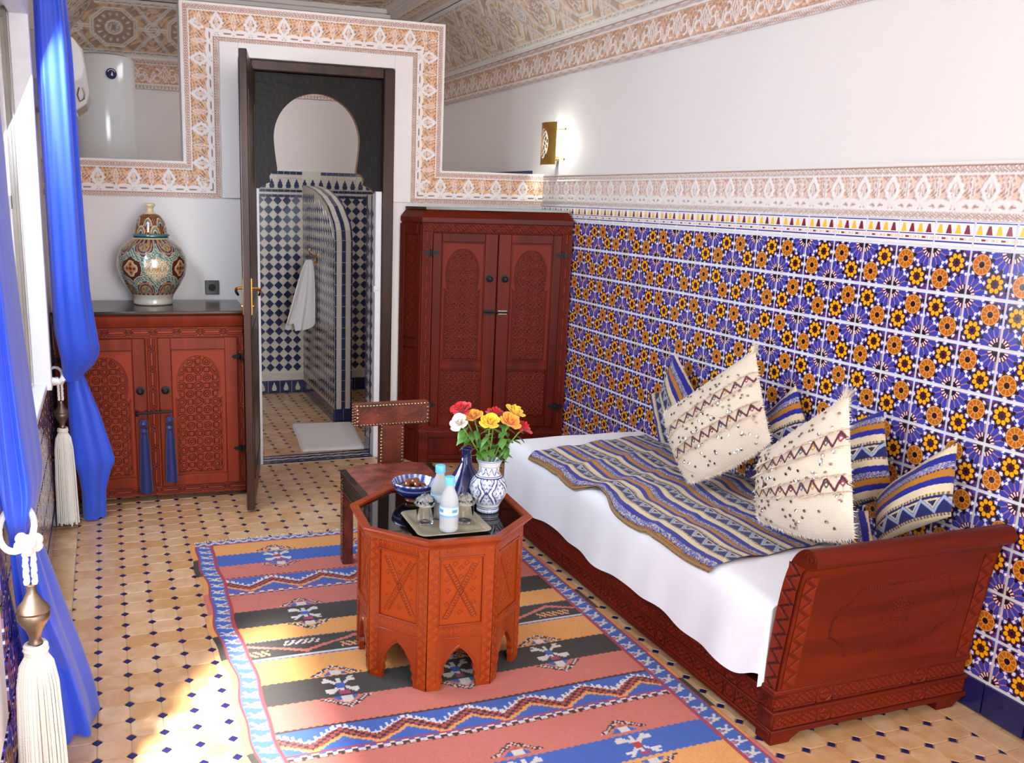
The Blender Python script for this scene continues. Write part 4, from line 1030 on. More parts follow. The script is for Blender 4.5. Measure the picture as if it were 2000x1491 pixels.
def jar_pat(A, Z, R, S_):
    P = 8; th = (A+.30)/(2*PI)*P; x = (th % 1)-.5; z0, z1 = .058, .338; ym = (Z-.200); xm_ = x*.142
    c = np.broadcast_to(mr, A.shape+(3,)).copy(); alt = (np.floor(th) % 2 == 0)
    lat = (np.abs(np.sin(A*60+Z*210))*np.abs(np.sin(A*60-Z*210)))
    c = np.where((np.sin(A*50)*np.sin(Z*230+np.sin(A*25)*2) > .2)[..., None], oc, c)
    rr = np.hypot(xm_, ym); t_ = np.arctan2(ym, xm_)
    m1 = alt & (rr < .066); c = np.where(m1[..., None], np.where((lat > .16)[..., None], iv, mr), c); c = np.where((alt & (np.abs(xm_)/.007+np.abs(ym)/.018 < 1))[..., None], oc, c)
    m2 = ~alt & (rr < .066); c = np.where(m2[..., None], mr*.8, c); fl = np.maximum(np.maximum(.022-np.hypot(np.abs(xm_)-.021, ym), .022-np.hypot(xm_, np.abs(ym)-.021)), -1)
    c = np.where((m2 & (fl > -.004))[..., None], dk, c); c = np.where((m2 & (fl > 0))[..., None], iv, c); c = np.where((m2 & (fl > .005))[..., None], oc, c); c = np.where((m2 & (fl > .014))[..., None], nv_, c); c = np.where((~alt & (rr < .010))[..., None], mr, c)
    x2 = np.where(x > 0, x-.5, x+.5)*.142
    for (dx, dy, on) in ((x2, Z-.325, True), (x2, Z-.075, True)):
        q = np.hypot(dx, dy); fld = (q < .066); c = np.where(fld[..., None], np.where((np.sin(q*420) > .3)[..., None], oc, nv_), c); c = np.where((fld & (q < .03))[..., None], np.where((np.sin(np.arctan2(dy, dx)*6) > 0)[..., None], tq, oc), c)
    for q in (rr, np.hypot(x2, Z-.325), np.hypot(x2, Z-.075)):
        for w_, col in ((.0155, dk), (.0138, iv), (.0100, tq)): c = np.where((np.abs(q-.076) < w_)[..., None], col, c)
        c = np.where(((np.abs(q-.076) < .006) & (np.sin(A*60+Z*300) > .45))[..., None], iv, c)
    y = (Z-z0)/(z1-z0)
    c = np.where(((y > .965) | (y < .03))[..., None], np.where((np.sin(A*30) > 0)[..., None], nv_, oc), c)
    c = np.where((y < -.0)[..., None], np.array(lin(186, 178, 164)), c); c = np.where((y > 1.03)[..., None], np.array(lin(214, 176, 120)), c)
    return np.where(((Z > .352) & (Z < .362))[..., None], tq, c)
lathe_col('body', [(.001, 0), (.098, 0), (.104, .006), (.102, .018), (.101, .035), (.110, .055), (.142, .10), (.170, .155), (.181, .205), (.176, .255), (.153, .302), (.120, .332), (.095, .347), (.088, .36), (.001, .362)], M['ceramic'], jar, jar_pat, 280)
def lid_pat(A, Z, R, S_):
    th = A/(2*PI)*7; x = (th % 1)-.5; y = (Z-.372)/.1; c = np.broadcast_to(mr, A.shape+(3,)).copy()
    c = np.where((np.sin(A*40)*np.sin(Z*220) > .1)[..., None], oc, c)
    for (yy, ph) in ((.05, 0), (.45, .5)):
        x2 = ((th+ph) % 1)-.5; d = np.hypot(x2*1.4, (y-yy)*1.1)
        for r0, col in ((.5, dk), (.46, iv), (.4, oc), (.33, tq), (.22, iv), (.16, nv_)): c = np.where(((d < r0) & (y > yy-.02))[..., None], col, c)
    c = np.where((Z < .374)[..., None], tq, c); c = np.where((y > 1.05)[..., None], np.array(lin(214, 192, 150)), c); c = np.where((y > 1.62)[..., None], np.array(lin(120, 130, 124)), c); return c
lathe_col('lid', [(.098, .362), (.1, .368), (.094, .374), (.086, .38), (.083, .40), (.072, .44), (.05, .47), (.024, .482), (.018, .49), (.018, .51), (.028, .516), (.03, .526), (.024, .532), (.001, .533)], M['ceramic'], jar, lid_pat, 160)

# ------------------------------------------------------------------ corner wardrobe
wa = thing('wardrobe', 'tall red brown carved corner wardrobe with two arched doors', 'wardrobe', (-.876, -.365, 0), math.atan2(-.250, .860))
Wd = .893; ca, sa = math.cos(-math.atan2(-.250, .860)), math.sin(-math.atan2(-.250, .860))
def wl(x, y): x, y = x+.876, y+.365; return (x*ca-y*sa, x*sa+y*ca)
foot = [(-.001, .001), (Wd, .001), wl(-.012, -.165), wl(-.944, -.165)]
mb = MB(); mb.prism([(p[0], p[1]+.012 if i < 2 else p[1], .0) for i, p in enumerate(foot)], (0, 0, 1.475)); mb.build('carcass', M['wood_red'], wa, bevel=.003)
mb = MB()
mb.prism([(-.004, -.004, 1.47), (Wd+.002, -.004, 1.47), (*wl(-.012, -.165), 1.47), (*wl(-.95, -.165), 1.47)], (0, 0, .03))
ring = [[(-.004, -.004), (Wd+.002, -.004), wl(-.012, -.165), wl(-.95, -.165)], [(.03, .03), (Wd-.03, .03), wl(-.03, -.168), wl(-.915, -.168)]]
lo = [(*p, 1.5) for p in ring[0]]; hi = [(*p, 1.545) for p in ring[1]]; mb.add(lo+hi, [(0, 1, 5, 4), (1, 2, 6, 5), (2, 3, 7, 6), (3, 0, 4, 7), (4, 5, 6, 7), (3, 2, 1, 0)])
mb.build('cornice', M['wood_red_h'], wa, bevel=.002)
mb = MB(); mb.prism([(*p, 1.545) for p in [(.02, .02), (Wd-.02, .02), wl(-.022, -.166), wl(-.92, -.166)]], (0, 0, .014)); mb.build('top_board', M['wood_dark_top'], wa)
relief('carved_rail', (0, .003, 1.415), (1, 0, 0), (0, 0, 1), (0, -1, 0), Wd, .055, .003, foliage(.09, .055), M['wood_carve'], wa)
relief('carved_rail', (0, .003, .2), (1, 0, 0), (0, 0, 1), (0, -1, 0), Wd, .04, .003, foliage(.09, .04), M['wood_carve'], wa)
for x0 in (0, Wd-.062):
    relief('carved_stile', (x0+.062, .003, .24), (0, 0, 1), (-1, 0, 0), (0, -1, 0), 1.175, .062, .003, lambda u, v: ((lambda g: (.003*g, wcol(.35+.65*g)))(chain(u, v, .1, .062))), M['wood_carve'], wa)
mb = MB(); mb.box((0, -.004, 0), (.06, .02, .2)); mb.box((Wd-.06, -.004, 0), (Wd, .02, .2)); mb.box((.06, -.002, .165), (Wd-.06, .02, .2)); mb.box((.06, -.002, .03), (Wd-.06, .02, .055)); mb.box((Wd/2-.03, -.002, .055), (Wd/2+.03, .02, .165))
mb.build('plinth_frame', M['wood_red_h'], wa, bevel=.003)
cxm = .45
for s in (-1, 1):
    xa_, xb_ = (.064, cxm-.003) if s < 0 else (cxm+.003, Wd-.064)
    mb = MB(); fo, fi = .052, .075
    fa, fb = (fo, fi) if s < 0 else (fi, fo)
    z0, z1 = .244, 1.412
    mb.box((xa_, -.014, z0), (xa_+fa, .01, z1)); mb.box((xb_-fb, -.014, z0), (xb_, .01, z1))
    for q0, q1 in ((z0, .305), (.60, .65), (1.36, z1)): mb.box((xa_+fa, -.014, q0), (xb_-fb, .01, q1))
    mb.box((xa_+fa, 0, .3), (xb_-fb, .008, 1.37)); d = mb.build('door', M['wood_red'], wa, bevel=.004)
    pw = xb_-fb-xa_-fa-.012
    relief('carved_panel', (xa_+fa+.006, -.003, .656), (1, 0, 0), (0, 0, 1), (0, -1, 0), pw, .698, .003, arch_panel(pw, .698, .05, neck=.60, top=.95, wd=.84), M['wood_carve'], d)
    relief('carved_panel', (xa_+fa+.012, -.003, .317), (1, 0, 0), (0, 0, 1), (0, -1, 0), pw-.012, .27, .003, girih_field(.052), M['wood_carve'], d)
    q = MB()
    for a0, a1, b0, b1 in ((xa_+fa, xb_-fb, .648, .657), (xa_+fa, xb_-fb, 1.353, 1.362), (xa_+fa, xb_-fb, .304, .313), (xa_+fa, xb_-fb, .592, .601)): q.box((a0, -.009, b0), (a1, .0, b1))
    for b0, b1 in ((.657, 1.353), (.313, .592)):
        q.box((xa_+fa, -.009, b0), (xa_+fa+.008, 0, b1)); q.box((xb_-fb-.008, -.009, b0), (xb_-fb, 0, b1))
    stuff(q.build('panel_moulding', M['wood_red'], d, bevel=.002))
    knob(d, (cxm+s*.046, -.014, 1.15), .016)
    for z in (1.295, .375): hinge(d, (.056 if s < 0 else Wd-.056, -.012, z), w=.06, h=.026)
mb = MB(); mb.box((cxm-.075, -.022, .935), (cxm-.012, -.012, .965)); mb.tube([(cxm-.075, -.026, .95), (cxm+.07, -.026, .95)], .0055, 8); mb.build('latch', M['iron'], wa)
mb = MB(); mb.box((cxm+.012, -.022, .936), (cxm+.068, -.012, .964)); mb.build('latch_plate', M['brass_dark'], wa, bevel=.002)
# angled side: two carved panels in a frame
sd = Vector((*wl(-.944, -.165), 0)); sdl = sd.length; sd.normalize(); sn = Vector((-sd.y, sd.x, 0))
if sn.x > 0: sn = -sn
SMx = Matrix(((sd.x, sn.x, 0, 0), (sd.y, sn.y, 0, 0), (0, 0, 1, 0), (0, 0, 0, 1)))
mb = MB()
for lo_, hi_ in (((.0, 0, .0), (.035, .01, 1.46)), ((sdl-.045, 0, 0), (sdl, .01, 1.46)), ((.035, 0, 1.4), (sdl-.045, .01, 1.46)), ((.035, 0, .72), (sdl-.045, .01, .77)), ((.035, 0, .0), (sdl-.045, .01, .2))): mb.box(lo_, hi_, SMx)
sf = mb.build('side_frame', M['wood_red'], wa, bevel=.003)
for z0, z1 in ((.21, .71), (.78, 1.39)):
    relief('carved_side_panel', tuple(sd*.04+Vector((0, 0, z0))+sn*.003), tuple(sd), (0, 0, 1), tuple(sn), sdl-.09, z1-z0, .004, girih_field(.055), M['wood_carve'], wa)

# ------------------------------------------------------------------ leather chair with a T shaped back
ch = thing('chair', 'low leather chair with a T shaped studded back and a curved seat', 'chair', (-1.5, -1.98, .0062), math.radians(0))
cx0 = -1.5; cy0 = -1.98
def cL(x, y, z): return (x-cx0, y-cy0, z)
nu, nv = 30, 24; u, v = np.meshgrid(np.linspace(0, 1, nu), np.linspace(0, 1, nv), indexing='ij')
def seat_z(u, v): return .428-.014*(np.abs(2*u-1))**2.5+.010*np.sin(v*PI)*0+.010*v
def slab(off):
    P = np.zeros((nu, nv, 3)); P[..., 0] = -.205+.41*u; P[..., 1] = -.23+.46*v+.012*np.sin(u*PI)*v; P[..., 2] = seat_z(u, v)+off; return P
grid_obj('seat_top', slab(0), M['leather_dark'], ch)
grid_obj('seat_underside', slab(-.022), M['leather_dark'], ch, flip=True)
P = slab(0); bd = [P[i, -1] for i in range(nu)]; mb = MB()
per = [tuple(P[i, 0]) for i in range(nu)]+[tuple(P[-1, j]) for j in range(1, nv)]+[tuple(P[i, -1]) for i in range(nu-2, -1, -1)]+[tuple(P[0, j]) for j in range(nv-2, 0, -1)]
n = len(per); mb.add(per+[(x, y, z-.022) for x, y, z in per], [(i, n+i, n+(i+1) % n, (i+1) % n) for i in range(n)]); mb.build('seat_edge', M['leather_dark'], ch)
for sx in (-1, 1):
    for sy in (-1, 1):
        mb = MB(); x, y = sx*.182, sy*.206; mb.box((x-.024, y-.024, 0), (x+.024, y+.024, .40)); lg = mb.build('leg', M['leather_dark'], ch, bevel=.004)
        if sy > 0:
            q = MB()
            for i in range(28): q.sphere((x-.024, y-.026, .012+i*.0142), .0048, 6, 4, sc=(1, .6, 1)); q.sphere((x-.0255, y-.022+.012*(i % 3), .012+i*.0142), .0035, 6, 4)
            stuff(q.build('nail_row', M['nail'], lg))
    mb = MB(); x = sx*.196; mb.prism([(x-.012, -.215, .33), (x-.012, .215, .335), (x-.012, .215, .43), (x-.012, -.215, .42)], (.024, 0, 0)); rl = mb.build('side_rail', M['frame_dark'], ch, bevel=.003)
    q = MB()
    for zz in (.345, .41, .42): q.box((x-.016, -.21, zz), (x+.016, .21, zz+.005))
    q.build('rail_moulding', M['door_brown'], rl)
mb = MB(); mb.box((-.16, -.21, .34), (.16, -.19, .4)); mb.build('front_rail', M['leather_dark'], ch, bevel=.003)
mb = MB(); mb.box((-.16, .19, .34), (.16, .215, .4)); mb.build('rear_rail', M['leather_dark'], ch, bevel=.003)
# padded T back
tb = []
def pad(lo, hi, name, m):
    mb = MB(); mb.box(lo, hi); o = mb.build(name, m, ch, bevel=.008, seg=3); return o
px0, px1, pz0, pz1 = -.025, .088, .395, .632
back_post = pad((px0, .232, pz0), (px1, .278, pz1), 'back_post', M['leather'])
cross = pad((-.137, .228, .612), (.205, .284, .713), 'back_crossbar', M['leather'])
def nails(x0, x1, z0, z1, y, parent, sides='tblr', d=.0145):
    q = MB()
    nx = int((x1-x0)/d); nz = int((z1-z0)/d)
    for i in range(nx+1):
        x = x0+(x1-x0)*i/nx
        if 't' in sides: q.sphere((x, y, z1), .0060, 8, 4, sc=(1, .7, 1))
        if 'b' in sides: q.sphere((x, y, z0), .0060, 8, 4, sc=(1, .7, 1))
    for i in range(nz+1):
        z = z0+(z1-z0)*i/nz
        if 'l' in sides: q.sphere((x0, y, z), .0060, 8, 4, sc=(1, .7, 1))
        if 'r' in sides: q.sphere((x1, y, z), .0060, 8, 4, sc=(1, .7, 1))
    return stuff(q.build('nail_row', M['nail'], parent))
nails(-.128, .196, .62, .705, .2275, cross); nails(px0+.008, px1-.008, pz0+.01, .612, .2315, back_post, 'lr')
q = MB()
for i in range(8): q.sphere((-.1375, .236, .62+i*.0122), .005, 8, 4); q.sphere((-.1375, .276, .62+i*.0122), .005, 8, 4)
stuff(q.build('nail_row', M['nail'], cross))
mb = MB(); mb.box((px0, .226, .34), (px1, .28, .4)); mb.build('back_foot', M['leather_dark'], ch, bevel=.003)
# ------------------------------------------------------------------ kilim rug, woven as geometry with a colour per knot
O_, PK, BK, BL, RD, WT, DB = [np.array(lin(*c)) for c in ((236, 164, 92), (210, 118, 104), (54, 48, 46), (62, 98, 184), (184, 54, 60), (232, 224, 220), (60, 32, 32))]
rx0, rx1, ry0, ry1 = -2.318, -.815, -3.66, -1.372
st = [(-1.43, O_), (-1.555, BL), (-1.681, PK), (-1.818, 'z'), (-2.0, PK), (-2.157, BK), (-2.297, O_), (-2.42, 'k'), (-2.57, O_), (-2.73, BK), (-2.866, PK), (-3.016, 'z'), (-3.178, PK), (-3.34, BL), (-3.46, O_), (-3.60, None)]
def rug_colour(x, y):
    q = .0072; xs, ys = np.round(x/q)*q, np.round(y/q)*q      # one weft step
    c = np.broadcast_to(O_, x.shape+(3,)).copy()
    def put(m, col): c[m] = col
    tooth = .005*(np.round(x/.012) % 2)
    yy = y+tooth
    for (a, col), (b, _) in zip(st[:-1], st[1:]):
        m = (yy <= a) & (yy > b)
        if isinstance(col, str):
            t = (a-ys)/(a-b)                                  # 0 far edge .. 1 near edge
            if col == 'z':
                put(m, BL); zz = np.abs(((xs/.21+.15) % 1)-.5)*2; d = t-(.27+.40*zz)
                st_ = np.round(d/.045)*.045
                put(m & (st_ > -.27) & (st_ < -.08) & ((np.sin(xs*300) > 0) | (st_ > -.14)), WT)
                put(m & (np.abs(st_) < .12), DB); put(m & (np.abs(st_) < .12) & ((np.round(x/.015)+np.round(y/.013)) % 2 == 0), RD*.8+PK*.2)
                put(m & (st_ > .11) & (st_ < .22), O_)
                put(m & (t < .05), DB); put(m & (t >= .05) & (t < .085), RD*.9+WT*.1)
                wv = .90+.03*np.sign(np.sin(xs*2*PI/.04)); put(m & (t > wv), WT*.9+PK*.1); put(m & (t > wv+.06), DB); put(m & (t > .83) & (t < .86), RD)
            else:
                put(m, BK); zz = np.abs(((xs/.40+.05) % 1)-.5)*2; d = np.abs(t-(.22+.55*zz))
                put(m & (d < .09), PK); put(m & (d < .09) & (np.abs(d) > .06), DB)
                zz2 = np.abs(((xs/.40+.05) % 1)-.5)
                f1 = m & (np.abs(((xs/.40+.05) % 1)-.5) < .17) & (t > .55) & (t < .80) & (np.sin(xs*260+ys*200) > -.1); put(f1, O_*.9+WT*.1)
                f2 = m & (np.abs(((xs/.40+.55) % 1)-.5) < .17) & (t > .16) & (t < .4) & (np.sin(xs*260-ys*200) > -.1); put(f2, WT*.8+RD*.2)
                put(m & (t < .07), BL*.6+WT*.2); put(m & (t < .07) & (np.sin(xs*420) > 0), DB); put(m & (t > .9), WT*.9); put(m & (t > .955), BL)
        else: put(m, np.array(col))
    # motif clusters on three stripes
    for yc in (-1.618, -2.227, -2.80, -3.40):
        mainc = {-1.618: 'b', -3.40: 'b'}.get(yc, 'k')
        for xc in (-1.96, -1.55, -1.182):
            X_, Y_ = (xs-xc)*1.12, ys-yc; ax, ay = np.abs(X_), np.abs(Y_)
            dd = np.minimum(np.abs(ax-ay*1.05), 9); arm = (ay < .050) & (dd < .0105)
            tip = (np.abs(ay-.030) < .0085) & (ax > .03) & (ax < .066)
            put(arm | tip | ((ax < .008) & (ay < .045)), WT*.92); put((ax < .016) & (ay < .016), BL if mainc == 'k' else RD)
            put((Y_ < -.036) & (ay < .056) & (ax < .018), RD*.8+BL*.2)
            for s in (1, -1):
                Z = s*Y_-.072                                # distance outside the middle stripe
                tri = (Z > 0) & (Z < .062) & (ax < (.058-Z)*1.35)
                ins = (Z > 0) & (ax < (.042-Z)*1.2)
                ch = (Z > .004) & (Z < .066) & (np.abs(ax-(.060-Z)*1.55) < .0155) & (ax < .1)
                put(ins, (O_*.8+WT*.25) if s < 0 else RD*.85+PK*.2); put(ins & (ax < .02) & (Z < .03), WT*.9)
                put(ins & (ax > .02) & (Z < .02), BL)
                put(ch, DB); put(ch & ((np.round(X_/.0095)+np.round(Y_/.0095)) % 2 == 0) & (np.abs(ax-(.060-Z)*1.55) < .0105), WT*.9 if mainc == 'k' else WT*.6+PK*.4)
    # borders
    yb = ys
    for side in (-1, 1):
        d = (x-rx0) if side < 0 else (rx1-x)
        put(d < .1, BL); ph = (yb/.064) % 1; e = d+.0*ph
        q_ = (d-.030)/.056; ac_ = np.abs(ph-.55); inb = (d > .030) & (d < .086)
        put(inb & (ac_ < .36*q_) & (ac_ > .36*q_-.15), WT*.88); put(inb & (np.abs(d-.036-.05*(1-ph)) < .005) & (ph > .35), WT*.88)
        put(inb & (ac_ < .36*q_-.2) & (q_ > .7), PK)
        put((d > .088) & (d < .1), RD); put((d > .022) & (d < .028), RD*.9)
        k = np.floor(yb/.19+.3) % 4; sel = np.where(k[..., None] == 0, O_, np.where(k[..., None] == 1, PK, np.where(k[..., None] == 2, O_*.9, BK)))
        m = d < .022; c[m] = sel[m]
    for d, s in ((ry1-y, 1), (y-ry0, -1)):
        m = (d < .055) & (x > rx0+.022) & (x < rx1-.022); put(m, BL); ph = (xs/.052) % 1
        put(m & (d > .012) & (d < .045) & (np.abs(d-.012-.034*np.abs(ph-.5)*2) < .011), WT*.9); put(m & (d > .047), RD); put(m & (d < .008), RD)
        put((d < .012) & ((x < rx0+.1) | True) & (d < .006), O_*.8)
    n = RNG.rand(*x.shape)*.16-.08+.10*np.sin(y*900)[...]*.5
    return c*(1+n[..., None])
nu, nv = 400, 600
x, y = np.meshgrid(np.linspace(rx0, rx1, nu), np.linspace(ry0, ry1, nv), indexing='ij')
cc = rug_colour(x, y)
P = np.zeros((nu, nv, 3)); e = np.minimum(np.minimum(x-rx0, rx1-x), np.minimum(y-ry0, ry1-y))
wob = .010*np.sin(y*9)*(x < -2.0)*np.clip((-2.0-x)*3, 0, 1)+.006*np.sin(y*23)*np.clip((-2.1-x)*4, 0, 1)
P[..., 0] = x+wob-.012*np.clip(1-(x-rx0)/.5, 0, 1)*np.sin((y+2.6)*2.2); P[..., 1] = y+.008*np.sin(x*5); P[..., 2] = .0022+.0028*sst(0, .012, e)+.0006*np.sin(y*900)+.003*np.exp(-((y+2.72+.1*x)/.05)**2)*(x < -1.7)
rug = thing('rug', 'flat woven striped wool rug with blue zigzag borders under the octagonal table', 'rug', ((rx0+rx1)/2, (ry0+ry1)/2, 0))
P[..., 0] -= (rx0+rx1)/2; P[..., 1] -= (ry0+ry1)/2
grid_obj('rug_field', P, M['kilim'], rug, cc)
mb = MB(); r2 = random.Random(3)
for i in range(150):
    xx = -.74+1.48*i/149; L = .02+.02*r2.random(); a = r2.uniform(-.5, .5)
    for s in (1, -1):
        y0 = s*(ry1-ry0)/2; mb.add([(xx-.002, y0, .003), (xx+.002, y0, .003), (xx+.002+a*L, y0+s*L, .0015), (xx-.001+a*L, y0+s*L, .0015)], [(0, 1, 2, 3)])
stuff(mb.build('fringe', M['rope'], rug, smooth=0))

# ------------------------------------------------------------------ striped cloth shared by blanket and cushions
CR_, BU, GD, TW, BR, ZN, ZL = [np.array(lin(*c)) for c in ((222, 204, 172), (30, 32, 142), (182, 120, 34), (106, 116, 176), (124, 92, 54), (30, 34, 96), (160, 170, 200))]
def cloth(t, s, n=.06):
    """t: position across the stripes in repeats, s: metres along a stripe"""
    f = t % 1; c = np.broadcast_to(CR_, t.shape+(3,)).copy()
    def put(m, col): c[m] = col
    put(f < .26, ZN); z = f/.26; zz = np.abs(((s/.066) % 1)-.5)*2
    put((f < .26) & (np.abs(z-.12-.76*zz) < .12), ZL); put((f < .26) & (z-.12-.76*zz > .16) & (z < .86), CR_*.85); put((f < .26) & (z-.12-.76*zz > .30) & (z < .74), ZN*.8)
    dots = np.sin(s*2*PI/.011) > 0
    for a, b in ((.26, .30), (.96, 1.0)): m = (f >= a) & (f < b); put(m, BR); put(m & dots, CR_*.8)
    put((f >= .42) & (f < .52), BU); put((f >= .52) & (f < .62), GD); m = (f >= .62) & (f < .645); put(m, GD*.9); put(m & dots, ZN)
    m = (f >= .645) & (f < .74); put(m, TW); rnd = RNG.rand(*t.shape); put(m & (rnd > .72), CR_*.9); put(m & (rnd < .2), BU)
    put((f >= .74) & (f < .85), BU)
    return c*(1+(RNG.rand(*t.shape)*2-1)[..., None]*n)

# ------------------------------------------------------------------ daybed
bed = thing('daybed', 'red brown carved wooden daybed with a scrolled footboard along the tiled wall', 'daybed', (-.4, -2.5, 0))
bx, by = -.4, -2.5
def bL(p): return (p[0]-bx, p[1]-by, p[2])
fx0, fx1 = -.788, -.016
side = [(-3.458, .17), (-3.460, .245), (-3.474, .397), (-3.489, .512), (-3.507, .58), (-3.530, .628), (-3.562, .657), (-3.594, .662), (-3.616, .645), (-3.620, .620), (-3.606, .602), (-3.588, .603), (-3.574, .585), (-3.560, .521), (-3.547, .409), (-3.529, .279), (-3.519, .17)]
def smooth_poly(p, n=2):
    p = [Vector((a, b)) for a, b in p]
    for _ in range(n):
        q = [p[0]]
        for a, b in zip(p[:-1], p[1:]): q += [a*.75+b*.25, a*.25+b*.75]
        q.append(p[-1]); p = q
    return [(v.x, v.y) for v in p]
sp = smooth_poly(side)
mb = MB(); mb.prism([bL((fx0, yy, zz)) for yy, zz in sp], (fx1-fx0, 0, 0)); fb = mb.build('footboard', M['wood_red_h'], bed, smooth=30)
# carved end grain face and the spiral of the scroll
def sheet_strip(pa, pb, name, fx, func, parent, nrm):
    """relief strip between two polylines (lists of 3D points)"""
    na = len(pa); W = 18; A = np.array(pa); B = np.array(pb); t = np.linspace(0, 1, W)[None, :, None]
    P = A[:, None]*(1-t)+B[:, None]*t; L_ = np.r_[0, np.cumsum(np.linalg.norm(np.diff((A+B)/2, axis=0), axis=1))]
    wd = np.linalg.norm(A-B, axis=1); h, rgb = func(np.broadcast_to(L_[:, None], (na, W)), np.linspace(0, 1, W)[None, :]*.055+0*L_[:, None])
    P = P+h[..., None]*np.array(nrm); return grid_obj(name, P, M['wood_carve'], parent, rgb)
zq = np.linspace(.175, .60, 170)
fl, fr_ = side[:5], side[11:][::-1]
ya = np.interp(zq, [q[1] for q in fl], [q[0] for q in fl]); yb_ = np.interp(zq, [q[1] for q in fr_], [q[0] for q in fr_])
sheet_strip([bL((fx0-.0035, a-.005, z)) for a, z in zip(ya, zq)], [bL((fx0-.0035, b+.006, z)) for b, z in zip(yb_, zq)], 'carved_end', 0, zigzag_carve(.05, .055), fb, (-1, 0, 0))
mb = MB(); sc_ = [(-3.592+.026*(1-k/30)*math.cos(k*.42), .631+.026*(1-k/30)*math.sin(k*.42)) for k in range(28)]
mb.tube([bL((fx0-.001, a, b)) for a, b in sc_], .0028, 6); mb.build('scroll_carving', M['wood_red'], fb)
# carved borders and lozenge frame on the outer face (it leans: follow its slope)
def outer(x, z): return (x, float(np.interp(z, [q[1] for q in fr_], [q[0] for q in fr_])), z)
zq = np.linspace(.185, .565, 150)
for xa_, xb_ in ((fx0+.012, fx0+.06), (fx1-.06, fx1-.012)):
    sheet_strip([bL((xa_, outer(0, z)[1]-.002, z)) for z in zq], [bL((xb_, outer(0, z)[1]-.002, z)) for z in zq], 'carved_border', 0, zigzag_carve(.05, .055), fb, (0, -1, .05))
cxm_ = (fx0+fx1)/2+.01
frame_pts = [(-.55, .50), (-.20, .505), (-.195, .48), (-.16, .44), (-.135, .42), (-.135, .37), (-.165, .33), (-.2, .315), (-.21, .285), (-.56, .268), (-.565, .30), (-.61, .335), (-.635, .345), (-.635, .40), (-.61, .44), (-.57, .465)]
mb = MB()
for a, b in zip(frame_pts, frame_pts[1:]+frame_pts[:1]):
    L_ = math.hypot(b[0]-a[0], b[1]-a[1]); n = max(1, int(L_/.0105))
    for i in range(n):
        x_ = a[0]+(b[0]-a[0])*i/n; z_ = a[1]+(b[1]-a[1])*i/n; yy = outer(0, z_)[1]
        mb.sphere(bL((x_, yy-.0005, z_)), .0052, 7, 4, sc=(1, .5, 1))
stuff(mb.build('beaded_frame', M['wood_carved'] if 'wood_carved' in M else M['wood_red'], fb))
mb = MB()
for k in range(5):
    r = .012+.0115*k
    for i in range(6+5*k):
        t = 2*PI*i/(6+5*k)+k; x_, z_ = -.385+r*math.cos(t), .395+r*math.sin(t)*1.0; mb.sphere(bL((x_, outer(0, z_)[1], z_)), .0048, 6, 4, sc=(1, .5, 1))
stuff(mb.build('rosette_carving', M['wood_red'], fb))
# base under the footboard: mouldings and two carved tiers, bracket feet
mb = MB(); mb.box(bL((fx0-.01, -3.522, .165)), bL((fx1+.01, -3.45, .182))); mb.box(bL((fx0-.004, -3.512, .118)), bL((fx1+.004, -3.455, .168))); mb.box(bL((fx0-.012, -3.526, .098)), bL((fx1+.012, -3.45, .112)))
mb.box(bL((fx0-.008, -3.518, .05)), bL((fx1+.008, -3.455, .1))); mb.box(bL((fx0-.012, -3.528, .034)), bL((fx1+.012, -3.45, .052))); mb.build('foot_base', M['wood_red_h'], bed, bevel=.004)
relief('carved_tier', bL((fx0, -3.514, .113)), (1, 0, 0), (0, 0, 1), (0, -1, 0), fx1-fx0, .05, .0032, foliage(.085, .05, med=.386), M['wood_carve'], bed)
relief('carved_tier', bL((fx0, -3.520, .053)), (1, 0, 0), (0, 0, 1), (0, -1, 0), fx1-fx0, .044, .0032, foliage(.1, .044, med=.386), M['wood_carve'], bed)
for xa_ in (fx0-.008, fx1-.11):
    mb = MB(); mb.prism([bL(p) for p in ((xa_, -3.524, .036), (xa_, -3.522, .0), (xa_+.07, -3.522, .0), (xa_+.08, -3.523, .012), (xa_+.115, -3.524, .036))], (0, .07, 0)); mb.build('foot', M['wood_red'], bed, bevel=.003)
for xa_ in (-.792, -.1):
    mb = MB(); mb.box(bL((xa_, -1.58, 0)), bL((xa_+.08, -1.515, .04))); mb.build('foot', M['wood_red'], bed, bevel=.003)
# long rail towards the room
ya_, yb2 = -3.46, -1.51
mb = MB(); mb.box(bL((-.79, ya_, .035)), bL((-.745, yb2, .16))); mb.box(bL((-.802, ya_-.06, .155)), bL((-.745, yb2, .172))); mb.box(bL((-.80, ya_-.05, .094)), bL((-.75, yb2, .106))); mb.box(bL((-.804, ya_-.06, .03)), bL((-.75, yb2, .046)))
mb.build('side_rail', M['wood_red_y'], bed, bevel=.003)
relief('carved_tier', bL((-.791, ya_-.05, .106)), (0, 1, 0), (0, 0, 1), (-1, 0, 0), yb2-ya_+.05, .049, .0036, foliage(.085, .049, med=.4), M['wood_carve'], bed)
relief('carved_tier', bL((-.795, ya_-.05, .046)), (0, 1, 0), (0, 0, 1), (-1, 0, 0), yb2-ya_+.05, .048, .0036, foliage(.1, .048, med=.4), M['wood_carve'], bed)
mb = MB(); mb.box(bL((-.75, -1.54, .03)), bL((-.02, -1.515, .17))); mb.box(bL((-.05, ya_, .03)), bL((-.02, -1.54, .17))); mb.box(bL((-.75, ya_, .10)), bL((-.05, -1.54, .15))); mb.build('far_frame', M['wood_red'], bed)

